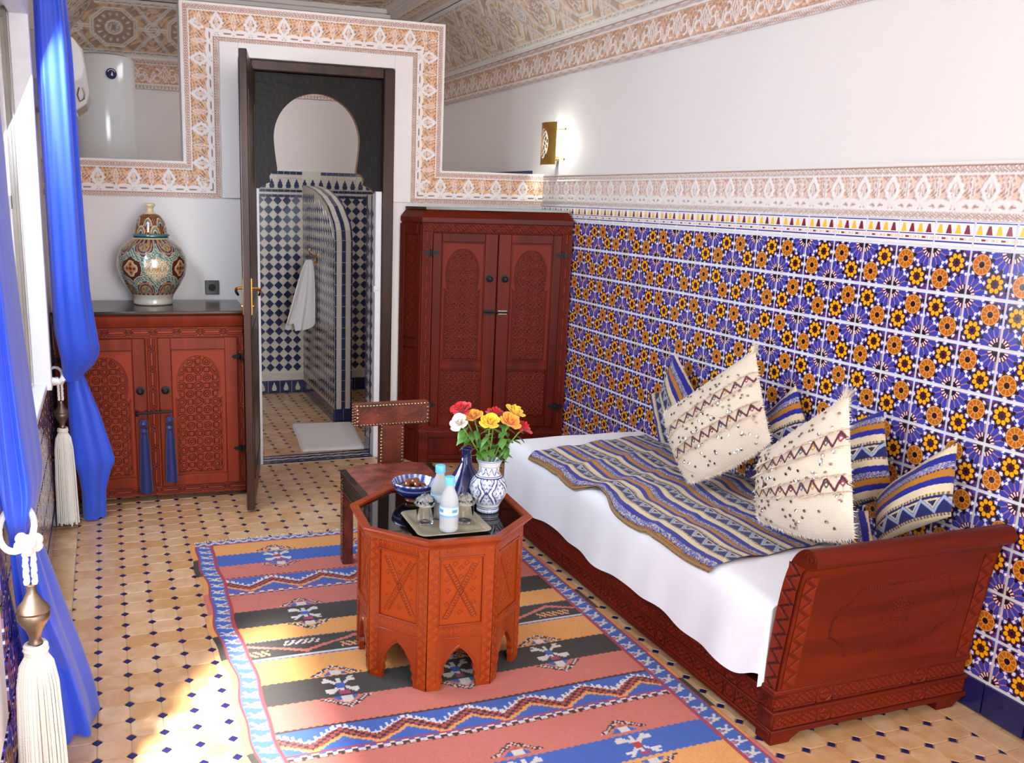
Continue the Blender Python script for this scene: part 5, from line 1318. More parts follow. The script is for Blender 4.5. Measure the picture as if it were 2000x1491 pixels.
# mattress under a white sheet
ms = thing('mattress', 'white sheet covered mattress on the carved daybed', 'mattress', (-.4, -2.45, .15))
prof_ = [(-.02, .16), (-.018, .43), (-.03, .441), (-.4, .445), (-.70, .444), (-.765, .440), (-.790, .425), (-.802, .395), (-.806, .33), (-.808, .25), (-.812, .172)]
s_ = np.r_[0, np.cumsum([math.hypot(b[0]-a[0], b[1]-a[1]) for a, b in zip(prof_[:-1], prof_[1:])])]; nu, nv = 90, 220
t = np.linspace(0, s_[-1], nu); px_ = np.interp(t, s_, [p[0] for p in prof_]); pz_ = np.interp(t, s_, [p[1] for p in prof_])
yv = np.linspace(-1.512, -3.462, nv); P = np.zeros((nu, nv, 3)); P[..., 0] = px_[:, None]; P[..., 1] = yv[None, :]; P[..., 2] = pz_[:, None]
sd_ = np.clip((.42-P[..., 2])/.25, 0, 1)*(P[..., 0] < -.5)
P[..., 0] -= sd_*(.004*np.sin(P[..., 1]*13+1)+.003*np.sin(P[..., 1]*31+P[..., 2]*9)+.012*np.exp(-((P[..., 1]+3.3)/.1)**2))
P[..., 2] += sd_*(.010*np.sin(P[..., 1]*8.3)+.006*np.sin(P[..., 1]*21)+.035*np.exp(-((P[..., 1]+3.46)/.07)**2))
P[..., 2] += (1-sd_)*.0015*np.sin(P[..., 1]*9+P[..., 0]*20)
P[..., 1] += .03*sd_*(P[..., 1] > -1.9)*np.clip((P[..., 1]+1.9)/.4, 0, 1)*0
P -= np.array([-.4, -2.45, .15]); grid_obj('fitted_sheet', P, M['sheet'], ms)
for j, nm in ((0, 'sheet_end'), (-1, 'sheet_foot')):
    Q = P[:, j]; lo = Q.copy(); lo[:, 2] = np.minimum(lo[:, 2], .02); G_ = np.stack([Q*(1-k)+lo*k for k in np.linspace(0, 1, 8)], 1); grid_obj(nm, G_, M['sheet'], ms, flip=(j == 0))
# faint woven ribs of the sheet, running across the bed
# blanket
bk = thing('blanket', 'blue cream and gold striped wool blanket spread over the white sheet', 'blanket', (-.45, -2.4, .45))
nu, nv = 300, 330; u, v = np.meshgrid(np.linspace(0, 1, nu), np.linspace(0, 1, nv), indexing='ij')     # u: from the room edge towards the wall
Wb = .74
far_y = -1.775+.16*u; near_y = -3.175+.075*u
yy = far_y+(near_y-far_y)*v
edge = -.803-.006*np.sin(yy*6.1)+.005*np.sin(yy*13+1)
edge = edge+.03*np.exp(-((yy+2.40)/.09)**2)-.012*np.exp(-((yy+2.22)/.07)**2)
d = u*Wb
xx = edge+d
zz = .4535+.0042*np.sin(yy*22+xx*6)*np.sin(xx*9+1.3)+.004*np.sin(xx*31+yy*3)+.010*np.exp(-((yy+2.30-.35*(xx+.6))/.035)**2)+.008*np.exp(-((yy+2.02-.25*(xx+.6))/.03)**2)+.007*np.exp(-((yy+2.75-.2*(xx+.6))/.03)**2)
drop = np.clip((-.765-xx)/.045, 0, 1); zz = zz-.034*drop**1.6
zz += .006*np.exp(-(v*1.4/.012)**2)*0
tt = d/.2+.575+.02*np.sin(yy*7)
cc = cloth(tt, yy)
m = d < .006; cc[m] = np.array(lin(150, 118, 78)); m = (d < .012) & (d >= .006) & (np.sin(yy*700) > 0); cc[m] = np.array(lin(60, 44, 40))
P = np.stack([xx+.45, yy+2.4, zz-.45], -1); grid_obj('blanket_cloth', P, M['fabric'], bk, cc, flip=True)
Pu = P.copy(); Pu[..., 2] -= .007; grid_obj('blanket_underside', Pu[::3, ::3], M['fabric'], bk, cc[::3, ::3])

# cushions: soft pillow forms spanned by four measured corners
def cushion(name, label, corners, th, m, colf, group, nu=70, pinch=.05, sag=.0):
    c = [np.array(p, float) for p in corners]; ctr = sum(c)/4; loc = (ctr[0], ctr[1], min(p[2] for p in c))
    t = thing(name, label, 'cushion', loc, 0, group); L = np.array(loc)
    a = np.linspace(-1, 1, nu); U, V_ = np.meshgrid(a, a, indexing='ij')
    nrm = np.cross(c[1]-c[3], c[0]-c[2]); nrm /= np.linalg.norm(nrm)
    if np.dot(nrm, np.array(CP)-ctr) < 0: nrm = -nrm
    Us = U*(1-pinch*(1-V_**2)); Vs = V_*(1-pinch*(1-U**2))
    Vs = Vs-sag*(1-U**2)*(V_ < 0)*V_**2; Us = Us-sag*.7*(1-V_**2)*(U < 0)*U**2
    uu, vv = (Us+1)/2, (Vs+1)/2                                   # vv 1 at the top
    base = ((1-uu)*vv)[..., None]*c[0]+(uu*vv)[..., None]*c[1]+(uu*(1-vv))[..., None]*c[2]+((1-uu)*(1-vv))[..., None]*c[3]
    hgt = th*((1-U**2)**.55)*((1-V_**2)**.55)
    wd = np.linalg.norm(c[1]-c[0]+c[2]-c[3])/2; ht = np.linalg.norm(c[0]-c[3]+c[1]-c[2])/2
    fr = base+nrm*(hgt+.003*np.sin(U*7+1)*np.sin(V_*6)*(hgt > .02))[..., None]; bk_ = base-nrm*(hgt*.75)[..., None]
    col = colf(U, V_, wd, ht)
    flip = np.dot(np.cross(fr[-1, nu//2]-fr[0, nu//2], fr[nu//2, -1]-fr[nu//2, 0]), nrm) < 0
    grid_obj('cushion_front', fr-L, m, t, col, flip=flip); grid_obj('cushion_back', bk_-L, m, t, col, flip=not flip)
    return t, fr-L, nrm, wd, ht, U, V_
def stripes(ph, rep, swap=False):
    return lambda U, V_, wd, ht: cloth(((U*wd if swap else V_*ht)/2+.0)/rep+ph+.05*(V_ if swap else U)**2, (V_*ht if swap else U*wd)/2)
G_ = 'striped cushions on the daybed'
sc1 = [((-.148, -1.822, .699), (-.079, -1.825, .921), (-.110, -2.22, .64), (-.2, -2.08, .462)), .05]
cushion('cushion', 'striped cushion standing on its corner behind the far white sequinned cushion', sc1[0], sc1[1], M['fabric'], stripes(.30, .2, True), G_, 130)
cushion('cushion', 'striped cushion nearest the wardrobe, low behind the far white sequinned cushion', ((-.110, -1.68, .68), (-.05, -1.90, .77), (-.07, -2.10, .50), (-.135, -1.83, .475)), .035, M['fabric'], stripes(.35, .2, True), G_, 120)
cushion('cushion', 'striped cushion between the two white sequinned cushions, against the tiled wall', ((-.115, -2.48, .72), (-.058, -2.636, .918), (-.10, -2.86, .64), (-.16, -2.65, .49)), .055, M['fabric'], stripes(.12, .2), G_, 130)
cushion('cushion', 'upright striped cushion directly behind the near white sequinned cushion', ((-.135, -2.88, .79), (-.085, -3.11, .925), (-.13, -3.24, .65), (-.18, -3.03, .50)), .055, M['fabric'], stripes(.02, .2), G_, 130)
cushion('cushion', 'small striped cushion low between the near white cushion and the footboard cushion', ((-.24, -3.06, .55), (-.21, -3.22, .60), (-.28, -3.33, .52), (-.30, -3.18, .462)), .03, M['fabric'], stripes(.45, .2, True), G_, 90)
cushion('cushion', 'striped cushion leaning beside the scrolled footboard', ((-.150, -3.19, .645), (-.062, -3.40, .888), (-.105, -3.452, .65), (-.205, -3.27, .50)), .075, M['fabric'], stripes(.44, .19), G_, 150, pinch=.02)
def shaggy(label, corners, seed):
    wcream = np.array(lin(238, 220, 198))
    bandz = (.34, -.30)
    def colf(U, V_, wd, ht):
        c = np.broadcast_to(wcream, U.shape+(3,)).copy(); s = U*wd/2
        c *= (1+.06*np.sin(V_*ht*420)[..., None]*.5)
        for b in bandz:
            d = (V_-b-.05*U**2)*ht/2*.72; m = np.abs(d) < .0165; c[m] = np.array(lin(226, 206, 184))
            zz = np.abs(((s/.048) % 1)-.5)*2; z = (d+.0165)/.033
            dia_ = np.abs(((s/.048+.5) % 1)-.5)*2+np.abs(z-.5)*2*.9
            k = np.floor(s/.048+.5)
            pal = np.array([lin(120, 34, 44), lin(60, 110, 120), lin(196, 150, 60), lin(70, 90, 70), lin(150, 60, 90)])
            dm = m & (dia_ < .42); c[dm] = pal[(k[dm].astype(int)) % 5]; c[m & (dia_ < .17)] = wcream
            c[m & (np.abs(z-.1-.8*zz) < .14)] = np.array(lin(92, 40, 52)); c[m & (np.abs(d) > .0145)] = np.array(lin(196, 168, 140))
        return c*(1+(RNG.rand(*U.shape)*.06-.03)[..., None])
    t, fr, nrm, wd, ht, U, V_ = cushion('cushion', label, corners, .062, M['fabric'], colf, 'white sequinned cushions', 190, pinch=.02, sag=.16)
    r = random.Random(seed); n = fr.shape[0]
    def at(u, v):
        i = min(n-2, max(0, (u+1)/2*(n-1))); j = min(n-2, max(0, (v+1)/2*(n-1))); a, b = int(i), int(j)
        return Vector(fr[a, b]), Vector(fr[min(a+2, n-1), b]-fr[max(a-2, 0), b]).normalized(), Vector(fr[a, min(b+2, n-1)]-fr[a, max(b-2, 0)]).normalized()
    q = MB(); N = Vector(nrm)
    for k in range(95):                                           # sequins
        u = r.uniform(-.9, .9); v = r.choice((r.uniform(-.9, -.42), r.uniform(-.18, .22), r.uniform(.46, .9)))
        p, a, b = at(u, v); nn = a.cross(b).normalized(); nn = nn if nn.dot(N) > 0 else -nn
        nn = (nn+Vector((r.uniform(-.3, .3), r.uniform(-.3, .3), r.uniform(-.3, .3)))).normalized(); a2 = nn.orthogonal().normalized(); b2 = nn.cross(a2); rad = .0056
        ring = [p+nn*.0035+(a2*math.cos(x)+b2*math.sin(x))*rad for x in np.linspace(0, 2*PI, 10, endpoint=False)]
        q.add(ring+[p+nn*.0046], [(i, (i+1) % 10, 10) for i in range(10)])
    stuff(q.build('sequins', M['sequin'], t))
    q = MB()                                                       # wool tufts in rows and a fringe along the edges
    def tuft(p, d, L, w):
        s = d.cross(N); s = s.normalized() if s.length > 1e-4 else Vector((0, 0, 1)); e = p+d*L+N*r.uniform(-.3, .5)*L
        q.add([p-s*w, p+s*w, e], [(0, 1, 2)])
    for k in range(2600):
        e = r.random()
        if e < .62:
            sd = r.randrange(4); x = r.uniform(-1, 1)
            u, v = ((x, 1), (x, -1), (-1, x), (1, x))[sd]; p, a, b = at(u*.985, v*.985)
            d = (b, -b, -a, a)[sd]+Vector((r.uniform(-.5, .5), r.uniform(-.5, .5), r.uniform(-.6, .3)))
            if sd == 3 and r.random() < .55: continue
        else:
            u = r.uniform(-.97, .97); v = r.choice((.34+.14, .34-.12, -.30+.13, -.30-.12))+.05*u*u+r.uniform(-.02, .02)
            p, a, b = at(u, v); d = (-b*.6+N*.8+a*r.uniform(-.6, .6))
        tuft(p, d.normalized(), r.uniform(.008, .024), r.uniform(.0012, .0028))
    for k in range(60):                                            # the long tassel of the upper corner
        p, a, b = at(.97, .97); d = (a*.7+b+Vector((r.uniform(-.25, .25), r.uniform(-.25, .25), r.uniform(-.1, .3)))).normalized(); tuft(p+Vector((r.uniform(-.01, .01), r.uniform(-.01, .01), r.uniform(-.01, .01))), d, r.uniform(.02, .045), .0022)
    stuff(q.build('wool_fringe', M['shag'], t, smooth=0))
    return t
shaggy('shaggy cream cushion with sequins and zigzag bands, farther from the footboard', ((-.354, -2.184, .715), (-.179, -2.521, 1.045), (-.268, -2.771, .733), (-.405, -2.471, .485)), 5)
shaggy('shaggy cream cushion with sequins and zigzag bands, nearer the footboard', ((-.392, -2.876, .724), (-.334, -3.195, 1.01), (-.44, -3.40, .59), (-.46, -2.976, .505)), 9)
# ------------------------------------------------------------------ octagonal carved table
TX, TY, TA = -1.571, -2.661, 2.679
tb = thing('octagonal_table', 'orange brown carved octagonal table with arched sides and a black glass top', 'table', (TX, TY, .0062))
RB, RT, HT = .294, .322, .532
def oc_(R, k, z): t = TA+k*PI/4; return Vector((R*math.cos(t), R*math.sin(t), z))
fwid = 2*RB*math.sin(PI/8)
def panel_f(u, v):
    W, Hh = PW, PH; x = u-W/2; y = v-Hh/2; sl = (Hh*.82)/(W*.72)
    d1 = np.abs(y-x*sl)/math.hypot(1, sl); d2 = np.abs(y+x*sl)/math.hypot(1, sl); lim = np.abs(y) < Hh*.41
    bar = np.maximum(line(d1, .007), line(d2, .007))*lim; groove = np.maximum(line(d1-.0085, .0016), line(d2-.0085, .0016))*lim
    s1 = (x+y*sl)/math.hypot(1, sl)
    dots = np.where(d1 < .004, (np.sin(s1*2*PI/.010) > .3), 0)*lim+np.where(d2 < .004, (np.sin((x-y*sl)/math.hypot(1, sl)*2*PI/.010) > .3), 0)*lim
    mk = np.zeros_like(u)
    for cx, cy in ((0, .33), (0, -.33), (.3, 0), (-.3, 0), (.14, .40), (-.14, .40), (.33, .17), (-.33, .17), (.33, -.2), (-.33, -.2), (0, .2)):
        mk = np.maximum(mk, line(np.abs(x-cx*W)+np.abs(y-cy*Hh)-.008, .0022))
    h = .003*bar-.0032*groove-.0026*np.clip(dots, 0, 1)-.0022*mk
    c = 1-.8*np.clip(groove+.6*np.clip(dots, 0, 1)+.5*mk, 0, 1)
    return h, wcol(c, base=WO)
def chevron_f(u, v):
    y = v/.034; z = np.abs(((u/.034) % 1)-.5)*2; g = np.maximum(line(y-.15-.7*z, .055), line(y-.36-.55*z, .05)); g = np.maximum(g, line(y-.02-.55*z, .04))
    g = g*(y > .06)*(y < .94); return -.0034*np.clip(g, 0, 1), wcol(1-.8*np.clip(g, 0, 1), base=WO)
def dotband_f(u, v):
    y = v/.02; z = ((u/.016) % 1)-.5; g = line(np.maximum(np.abs(z)*2, np.abs(y-.5)*1.6)-.5, .12)*(np.abs(y-.5) < .4); g = np.maximum(g, line(np.abs(y-.5)-.46, .05))
    return -.0026*g, wcol(1-.75*g, base=WO)
ST = .034; z_r0, z_r1, z_p0, z_p1 = .187, .222, .228, .470
PW, PH = fwid-2*ST-.016, z_p1-z_p0-.008
half = fwid/2
arch_pts = [(-.062, 0), (-.062, .022), (-.055, .036), (-.060, .05), (-.050, .066), (-.053, .082), (-.041, .104), (-.026, .126), (-.010, .141), (0, .147)]
for k in range(8):
    a, b = oc_(RB, k, 0), oc_(RB, k+1, 0); ud = (b-a).normalized(); nd = Vector(((a+b)/2).to_tuple()); nd.normalize()
    Mx = Matrix(((ud.x, 0, nd.x, (a.x+b.x)/2), (ud.y, 0, nd.y, (a.y+b.y)/2), (ud.z, 1, nd.z, 0), (0, 0, 0, 1)))   # local (along, up, out)
    P3 = lambda x, z, o: Mx @ Vector((x, z, o))
    mb = MB(); T = .018
    # legs and spandrel as strips between the arch and the stiles
    outl = [(-half+.002, z) for _, z in arch_pts[:-1]]
    for s in (1, -1):
        pts = [(s*x, z) for x, z in arch_pts]; top = [(s*(-half+.002), z) for x, z in arch_pts]
        vs = []; n = len(pts)
        for o in (0, -T):
            vs += [P3(x, z, o) for x, z in pts]+[P3(x, z, o) for x, z in top]
        fs = []
        for i in range(n-1): fs += [(i, i+1, n+i+1, n+i), (2*n+i, 3*n+i, 3*n+i+1, 2*n+i+1), (i, 2*n+i, 2*n+i+1, i+1)]
        fs += [(0, n, 3*n, 2*n)]
        mb.add(vs, [f if s > 0 else f[::-1] for f in fs])
    bx_ = lambda x0, x1, z0, z1, o0=-T, o1=0.0: mb.box((x0, z0, o0), (x1, z1, o1), Mx)
    bx_(-half+.002, half-.002, .147, z_p0); bx_(-half+.002, -half+ST+.004, z_p0, .51); bx_(half-ST-.004, half-.002, z_p0, .51); bx_(-half+ST, half-ST, z_p1, .51)
    bx_(-half+ST, half-ST, z_p0, z_p1, -T, -.007)
    sdp = mb.build('side_panel', M['wood_orange'], tb, smooth=30)
    Ou = lambda x, z, o: tuple(P3(x, z, o))
    U_, V2, N_2 = tuple(ud), (0, 0, 1), tuple(nd)
    if nd.dot(Vector((CP.x-TX, CP.y-TY, 0))) > -.3:
        relief('carved_panel', Ou(-PW/2, z_p0+.004, -.005), U_, V2, N_2, PW, PH, .0022, panel_f, M['wood_carve'], sdp)
        for x0 in (-half+.0015, half-ST-.0015):
            relief('carved_stile', Ou(x0+ST, .012, .0006), (0, 0, 1), tuple(-ud), N_2, .49, ST, .0022, chevron_f, M['wood_carve'], sdp)
        relief('carved_rail', Ou(-half+ST, z_r0+.012, .0006), U_, V2, N_2, fwid-2*ST, .02, .0022, dotband_f, M['wood_carve'], sdp)
        relief('carved_rail', Ou(-half+ST, z_p1+.012, .0006), U_, V2, N_2, fwid-2*ST, .02, .0022, dotband_f, M['wood_carve'], sdp)
    q = MB(); f = lambda x0, x1, z0, z1, o0=-.008, o1=.003: q.box((x0, z0, o0), (x1, z1, o1), Mx)
    f(-half+ST, half-ST, z_p0, z_p0+.005); f(-half+ST, half-ST, z_p1-.005, z_p1); f(-half+ST, -half+ST+.005, z_p0, z_p1); f(half-ST-.005, half-ST, z_p0, z_p1)
    f(-half+ST, half-ST, .183, .187, -.002); f(-half+ST-.002, -half+ST+.002, .03, .187, -.002); f(half-ST-.002, half-ST+.002, .03, .187, -.002)
    stuff(q.build('panel_moulding', M['wood_orange'], sdp, bevel=.001))
    q = MB()                                                        # raised moulding that follows the arch
    for s in (1, -1): q.tube([P3(s*(x*1.13), z*1.05+.002, .0) for x, z in arch_pts[2:]], .0028, 6)
    stuff(q.build('arch_moulding', M['wood_orange'], sdp))
mb = MB()
prof_o = [(RB-.004, .498), (RB+.004, .502), (RB+.006, .509), (RB+.016, .514), (RB+.020, .521), (RT, .525), (RT+.001, .533), (RT-.003, .537), (RT-.028, .537), (RT-.031, .534), (RT-.031, .520)]
n = len(prof_o)
for k in range(8):
    mb.add([oc_(r, k, z) for r, z in prof_o]+[oc_(r, k+1, z) for r, z in prof_o], [(i, n+i, n+i+1, i+1) for i in range(n-1)])
mb.build('rim', M['wood_orange'], tb, smooth=25)
mb = MB(); mb.prism([oc_(RT-.030, k, .520) for k in range(8)], (0, 0, .006)); mb.build('glass_top', M['black_glass'], tb, smooth=0)
mb = MB(); mb.prism([oc_(RB-.012, k, .505) for k in range(8)], (0, 0, .013)); mb.build('top_board', M['wood_orange'], tb, smooth=0)
ZG = .0062+.5265

# ------------------------------------------------------------------ things on the table
tr = thing('tray', 'square metal tray with rounded corners under the water bottles and glasses', 'tray', (-1.593, -2.775, ZG), math.radians(-2))
def rrect(h, r, n=6): return [((h-r)*sx+r*math.cos(t), (h-r)*sy+r*math.sin(t)) for sx, sy, t0 in ((1, 1, 0), (-1, 1, PI/2), (-1, -1, PI), (1, -1, 1.5*PI)) for t in np.linspace(t0, t0+PI/2, n)]
mb = MB(); loops = [(.098, .02, 0), (.1, .02, .0015), (.104, .022, .004), (.125, .03, .011), (.128, .03, .0115), (.126, .03, .013), (.104, .022, .007), (.1, .02, .0045)]
n = len(rrect(.1, .02)); vs = []; fs = []
for (h_, r_, z_) in loops: vs += [(x, y, z_) for x, y in rrect(h_, r_)]
for j in range(len(loops)-1): fs += [(j*n+i, j*n+(i+1) % n, (j+1)*n+(i+1) % n, (j+1)*n+i) for i in range(n)]
fs += [tuple(range(n-1, -1, -1)), tuple((len(loops)-1)*n+i for i in range(n))]
mb.add(vs, fs); mb.build('tray_plate', M['tray'], tr, smooth=50)
ZTR = ZG+.0046
def label_col(A, Z, R, S_):
    c = np.broadcast_to(np.array(lin(214, 230, 244)), A.shape+(3,)).copy(); z = (Z-.058)/.036
    c = np.where((z < .22)[..., None], np.array(lin(120, 176, 222)), c); c = np.where(((np.abs(z-.6) < .16) & (np.sin(A*4+.6) > .1))[..., None], np.array(lin(92, 150, 206)), c)
    c = np.where((z > .9)[..., None], np.array(lin(150, 196, 232)), c); return c
def bottle(loc, label):
    t = thing('water_bottle', label, 'bottle', loc, 0, 'small water bottles on the tray'); r = .0315
    lathe_col('bottle_body', [(.001, .003), (.024, .001), (.030, .006), (r, .016), (r-.002, .03), (r, .042), (r-.001, .056), (r-.001, .096), (r, .1), (r-.002, .112), (r-.006, .128), (r-.015, .148), (.0135, .158), (.0125, .164), (.0125, .168)], M['water'], t, lambda A, Z, R, S_: np.ones(A.shape+(3,)), 40, res=.004)
    a = np.linspace(0, 2*PI, 48, endpoint=False); zz = np.linspace(.058, .094, 14); P = np.zeros((48, 14, 3)); P[..., 0] = np.cos(a)[:, None]*(r+.0004); P[..., 1] = np.sin(a)[:, None]*(r+.0004); P[..., 2] = zz
    A, Z = np.meshgrid(a, zz, indexing='ij'); grid_obj('label', P, M['label_print'], t, label_col(A, Z, 0, 0), cu=True)
    mb = MB(); n = 30; vs = []
    for z_, k in ((.163, 1), (.186, 1), (.189, .92), (.190, .3)):
        for i in range(n): q = (.0165+(.0007 if i % 2 else 0))*k; vs.append((q*math.cos(2*PI*i/n), q*math.sin(2*PI*i/n), z_))
    mb.add(vs, [(j*n+i, j*n+(i+1) % n, (j+1)*n+(i+1) % n, (j+1)*n+i) for j in range(3) for i in range(n)]+[tuple(range(n-1, -1, -1)), tuple(3*n+i for i in range(n))])
    mb.build('cap', M['cap_blue'], t, smooth=30); return t
bottle((-1.612, -2.858, ZTR), 'water bottle with a light blue cap, in front, nearest the edge of the tray')
bottle((-1.597, -2.725, ZTR), 'water bottle with a light blue cap, farther back on the tray')
def tumbler(loc, label):
    t = thing('drinking_glass', label, 'glass', loc, 0, 'wrapped drinking glasses on the tray')
    mb = MB(); mb.lathe([(.001, .001), (.026, 0), (.028, .003), (.0325, .082), (.0318, .083), (.0305, .082), (.0265, .008), (.001, .007)], 32, cap=False); mb.build('tumbler', M['glass'], t, smooth=50)
    r = random.Random(int(loc[0]*-1000)); n = 40; m = 9; P = np.zeros((n, m, 3)); a = np.linspace(0, 2*PI, n, endpoint=False)
    for j in range(m):
        k = j/(m-1); rad = .0345*(1-k**2*.25) if j < 3 else .034*(1-.7*(k-.2)/.8)
        for i in range(n): q = rad*(1+r.uniform(-.16, .2)*(1 if j > 1 else .15)); P[i, j] = (q*math.cos(a[i]), q*math.sin(a[i]), .066+.034*k+r.uniform(-.006, .006)*(1 if j > 1 else .2))
    grid_obj('film_cover', P, M['film'], t, cu=True, smooth=False); return t
tumbler((-1.661, -2.762, ZTR), 'drinking glass covered in crumpled film, left of the water bottles')
tumbler((-1.527, -2.785, ZTR), 'drinking glass covered in crumpled film, between the front bottle and the flower vase')

bw = thing('bowl', 'small blue rimmed ceramic bowl of dates on the glass table top', 'bowl', (-1.618, -2.512, ZG))
def bowl_col(A, Z, R, S_):
    c = np.broadcast_to(np.array(lin(44, 52, 118)), A.shape+(3,)).copy()
    c = np.where((Z < .016)[..., None], np.array(lin(170, 102, 72)), c)
    inside = S_ > .125
    c = np.where((inside & (R > .06))[..., None], np.array(lin(74, 92, 160)), c); c = np.where((inside & (np.sin(A*22) > .3) & (R > .066))[..., None], np.array(lin(200, 210, 232)), c)
    c = np.where(((Z > .050) & (Z < .056) & ~inside)[..., None], np.array(lin(150, 170, 220)), c); return c
lathe_col('bowl_shell', [(.001, .001), (.034, 0), (.036, .006), (.034, .012), (.050, .022), (.070, .04), (.079, .058), (.082, .070), (.0815, .076), (.078, .077), (.074, .070), (.062, .045), (.04, .030), (.001, .026)], M['ceramic'], bw, bowl_col, 96, res=.003)
r = random.Random(4)
dm = MB(); dm.sphere((0, 0, 0), .0125, 10, 7, sc=(1.5, .9, .85)); dme = dm.mesh('date', 60); dme.materials.append(M['date'])
for i in range(13):
    a = i*2.4; q = .012*math.sqrt(i)+.004; z = .050+(.018 if i < 5 else 0)
    o = bpy.data.objects.new('date', dme); COL.objects.link(o); o.location = (-1.618+q*math.cos(a), -2.512+q*math.sin(a), ZG+z); o.rotation_euler = (r.uniform(-.4, .4), r.uniform(-.4, .4), r.uniform(0, 6))
    tag(o, 'brown date heaped in the blue rimmed bowl', 'date', 'dates in the bowl')

cb = thing('carafe', 'dark cobalt blue ceramic bottle with a conical body behind the flower vase', 'carafe', (-1.425, -2.53, ZG))
mb = MB(); mb.lathe([(.001, 0), (.066, 0), (.074, .006), (.080, .02), (.078, .036), (.062, .066), (.042, .098), (.027, .122), (.0205, .138), (.020, .152), (.0175, .156), (.0185, .161), (.0165, .166), (.0185, .178), (.0225, .186), (.0215, .189), (.0165, .187), (.014, .17)], 40, cap=False); mb.build('body', M['cobalt'], cb, smooth=50)

vs_ = thing('flower_vase', 'white ceramic vase painted with blue arabesques holding the roses', 'vase', (-1.402, -2.69, ZG))
def vase_col(A, Z, R, S_):
    w_, b_, lb = np.array(lin(226, 226, 228)), np.array(lin(48, 52, 108)), np.array(lin(118, 134, 196))
    c = np.broadcast_to(w_, A.shape+(3,)).copy()
    th = (A+.5)/(2*PI)*4; x = ((th % 1)-.5); y = (Z-.038)/(.128-.038)
    m = (y > 0) & (y < 1)
    for px_, py_ in ((0, .5), (.5, .0), (.5, 1.0)):
        dx = np.minimum(np.abs(x-px_), 1-np.abs(x-px_))*1.75; dy = (y-py_); t_ = np.arctan2(dy, dx); rr = np.hypot(dx, dy)
        R0 = .44*(1+.14*np.cos(4*t_)+.05*np.cos(8*t_)); c = np.where((m & (np.abs(rr-R0) < .042))[..., None], b_, c); c = np.where((m & (np.abs(rr-R0*.80) < .018))[..., None], lb, c)
        ins = m & (rr < R0*.72) & (np.sin(rr*17+3*np.cos(4*t_)) > .72); c = np.where(ins[..., None], lb*.7+b_*.3, c); c = np.where((m & (rr < .05))[..., None], b_, c)
    for z0 in (.036, .130, .135, .016, .022, .168): c = np.where((np.abs(Z-z0) < .0013)[..., None], b_, c)
    mz = (Z > .137) & (Z < .166); zz = np.abs(((A/(2*PI)*11) % 1)-.5)*2; c = np.where((mz & (np.abs((Z-.139)/.026-zz) < .12))[..., None], b_, c); c = np.where((mz & (np.abs((Z-.139)/.026-zz*.5) < .08))[..., None], lb, c)
    c = np.where((Z > .186)[..., None], np.array(lin(150, 164, 196)), c); c = np.where(((Z < .012) & (np.sin(A*60) > .2))[..., None], lb, c)
    return c
lathe_col('body', [(.001, .001), (.036, 0), (.040, .006), (.039, .02), (.046, .034), (.060, .058), (.0665, .082), (.064, .106), (.052, .126), (.040, .137), (.036, .152), (.038, .172), (.047, .190), (.046, .194), (.041, .192), (.033, .172), (.030, .15)], M['ceramic'], vs_, vase_col, 200, res=.0016)

# roses: spiralled cupped petals on curved stems with leaves
VX, VY, VZ = -1.402, -2.69, ZG
def petal(mb, c, Mr, size, ang, open_, hgt, w):
    nu_, nv_ = 7, 6; vs = []
    for i in range(nu_):
        u = i/(nu_-1)*2-1
        for j in range(nv_):
            v = j/(nv_-1); wid = w*math.sin(.35+v*1.9)*.95
            rad = size*(open_*(v**1.4)+.18); tilt = rad*(1+.10*u*u*-1); z = hgt*size*(v-.12*v*v*open_*2)-.0*abs(u)
            lip = .12*size*max(0, v-.75)*4*open_
            a = ang+u*wid/max(rad/size+.35, .3)
            vs.append(Mr @ Vector(((tilt+lip)*math.cos(a), (tilt+lip)*math.sin(a), z-.10*size*u*u*v))+Vector(c))
    mb.add(vs, [(i*nv_+j, (i+1)*nv_+j, (i+1)*nv_+j+1, i*nv_+j+1) for i in range(nu_-1) for j in range(nv_-1)])
def leaf_mesh(mb, p, d, L, wd, droop, r):
    d = Vector(d).normalized(); s = d.cross(Vector((0, 0, 1)));
    s = s.normalized() if s.length > 1e-3 else Vector((1, 0, 0)); roll = r.uniform(-.7, .7); s = (Matrix.Rotation(roll, 3, d) @ s)
    n = 8; pts = []; q = Vector(p); dd = d.copy()
    for i in range(n):
        t = i/(n-1); w_ = wd*math.sin(PI*min(1, t*1.02)**.75)*(1-.25*t); up = s.cross(dd).normalized()
        pts += [q-s*w_-up*.18*w_, q+up*.0, q+s*w_-up*.18*w_]; dd = (dd+Vector((0, 0, -droop/n))).normalized(); q = q+dd*L/n
    mb.add(pts, [(3*i+k, 3*i+k+1, 3*i+k+4, 3*i+k+3) for i in range(n-1) for k in range(2)])
roses = [('red', (903, 805), .00, .029, 'red rose at the upper left of the bouquet, above the white rose'), ('white', (899, 829), .05, .026, 'white rose at the left of the bouquet'),
         ('orange', (926, 817), .03, .024, 'small orange yellow rose beside the white rose'), ('yellow', (957, 829), .06, .028, 'clear yellow rose at the front of the bouquet'),
         ('red', (966, 813), -.02, .026, 'red rose half hidden behind the clear yellow rose'), ('orange', (994, 829), .05, .030, 'orange yellow rose at the front right of the bouquet'),
         ('yellow', (1002, 811), .0, .030, 'golden yellow rose topmost on the right of the bouquet'), ('red', (1018, 840), .02, .026, 'red rose at the right end of the bouquet, over the white sheet')]
XYZ = {'red': 0}
def unpx(px, py, dy):
    d = CF+CR*((px-PPX)/FPX)-CU*((py-PPY)/FPX); t = (VY-dy-CP.y)/d.y; return CP+d*t
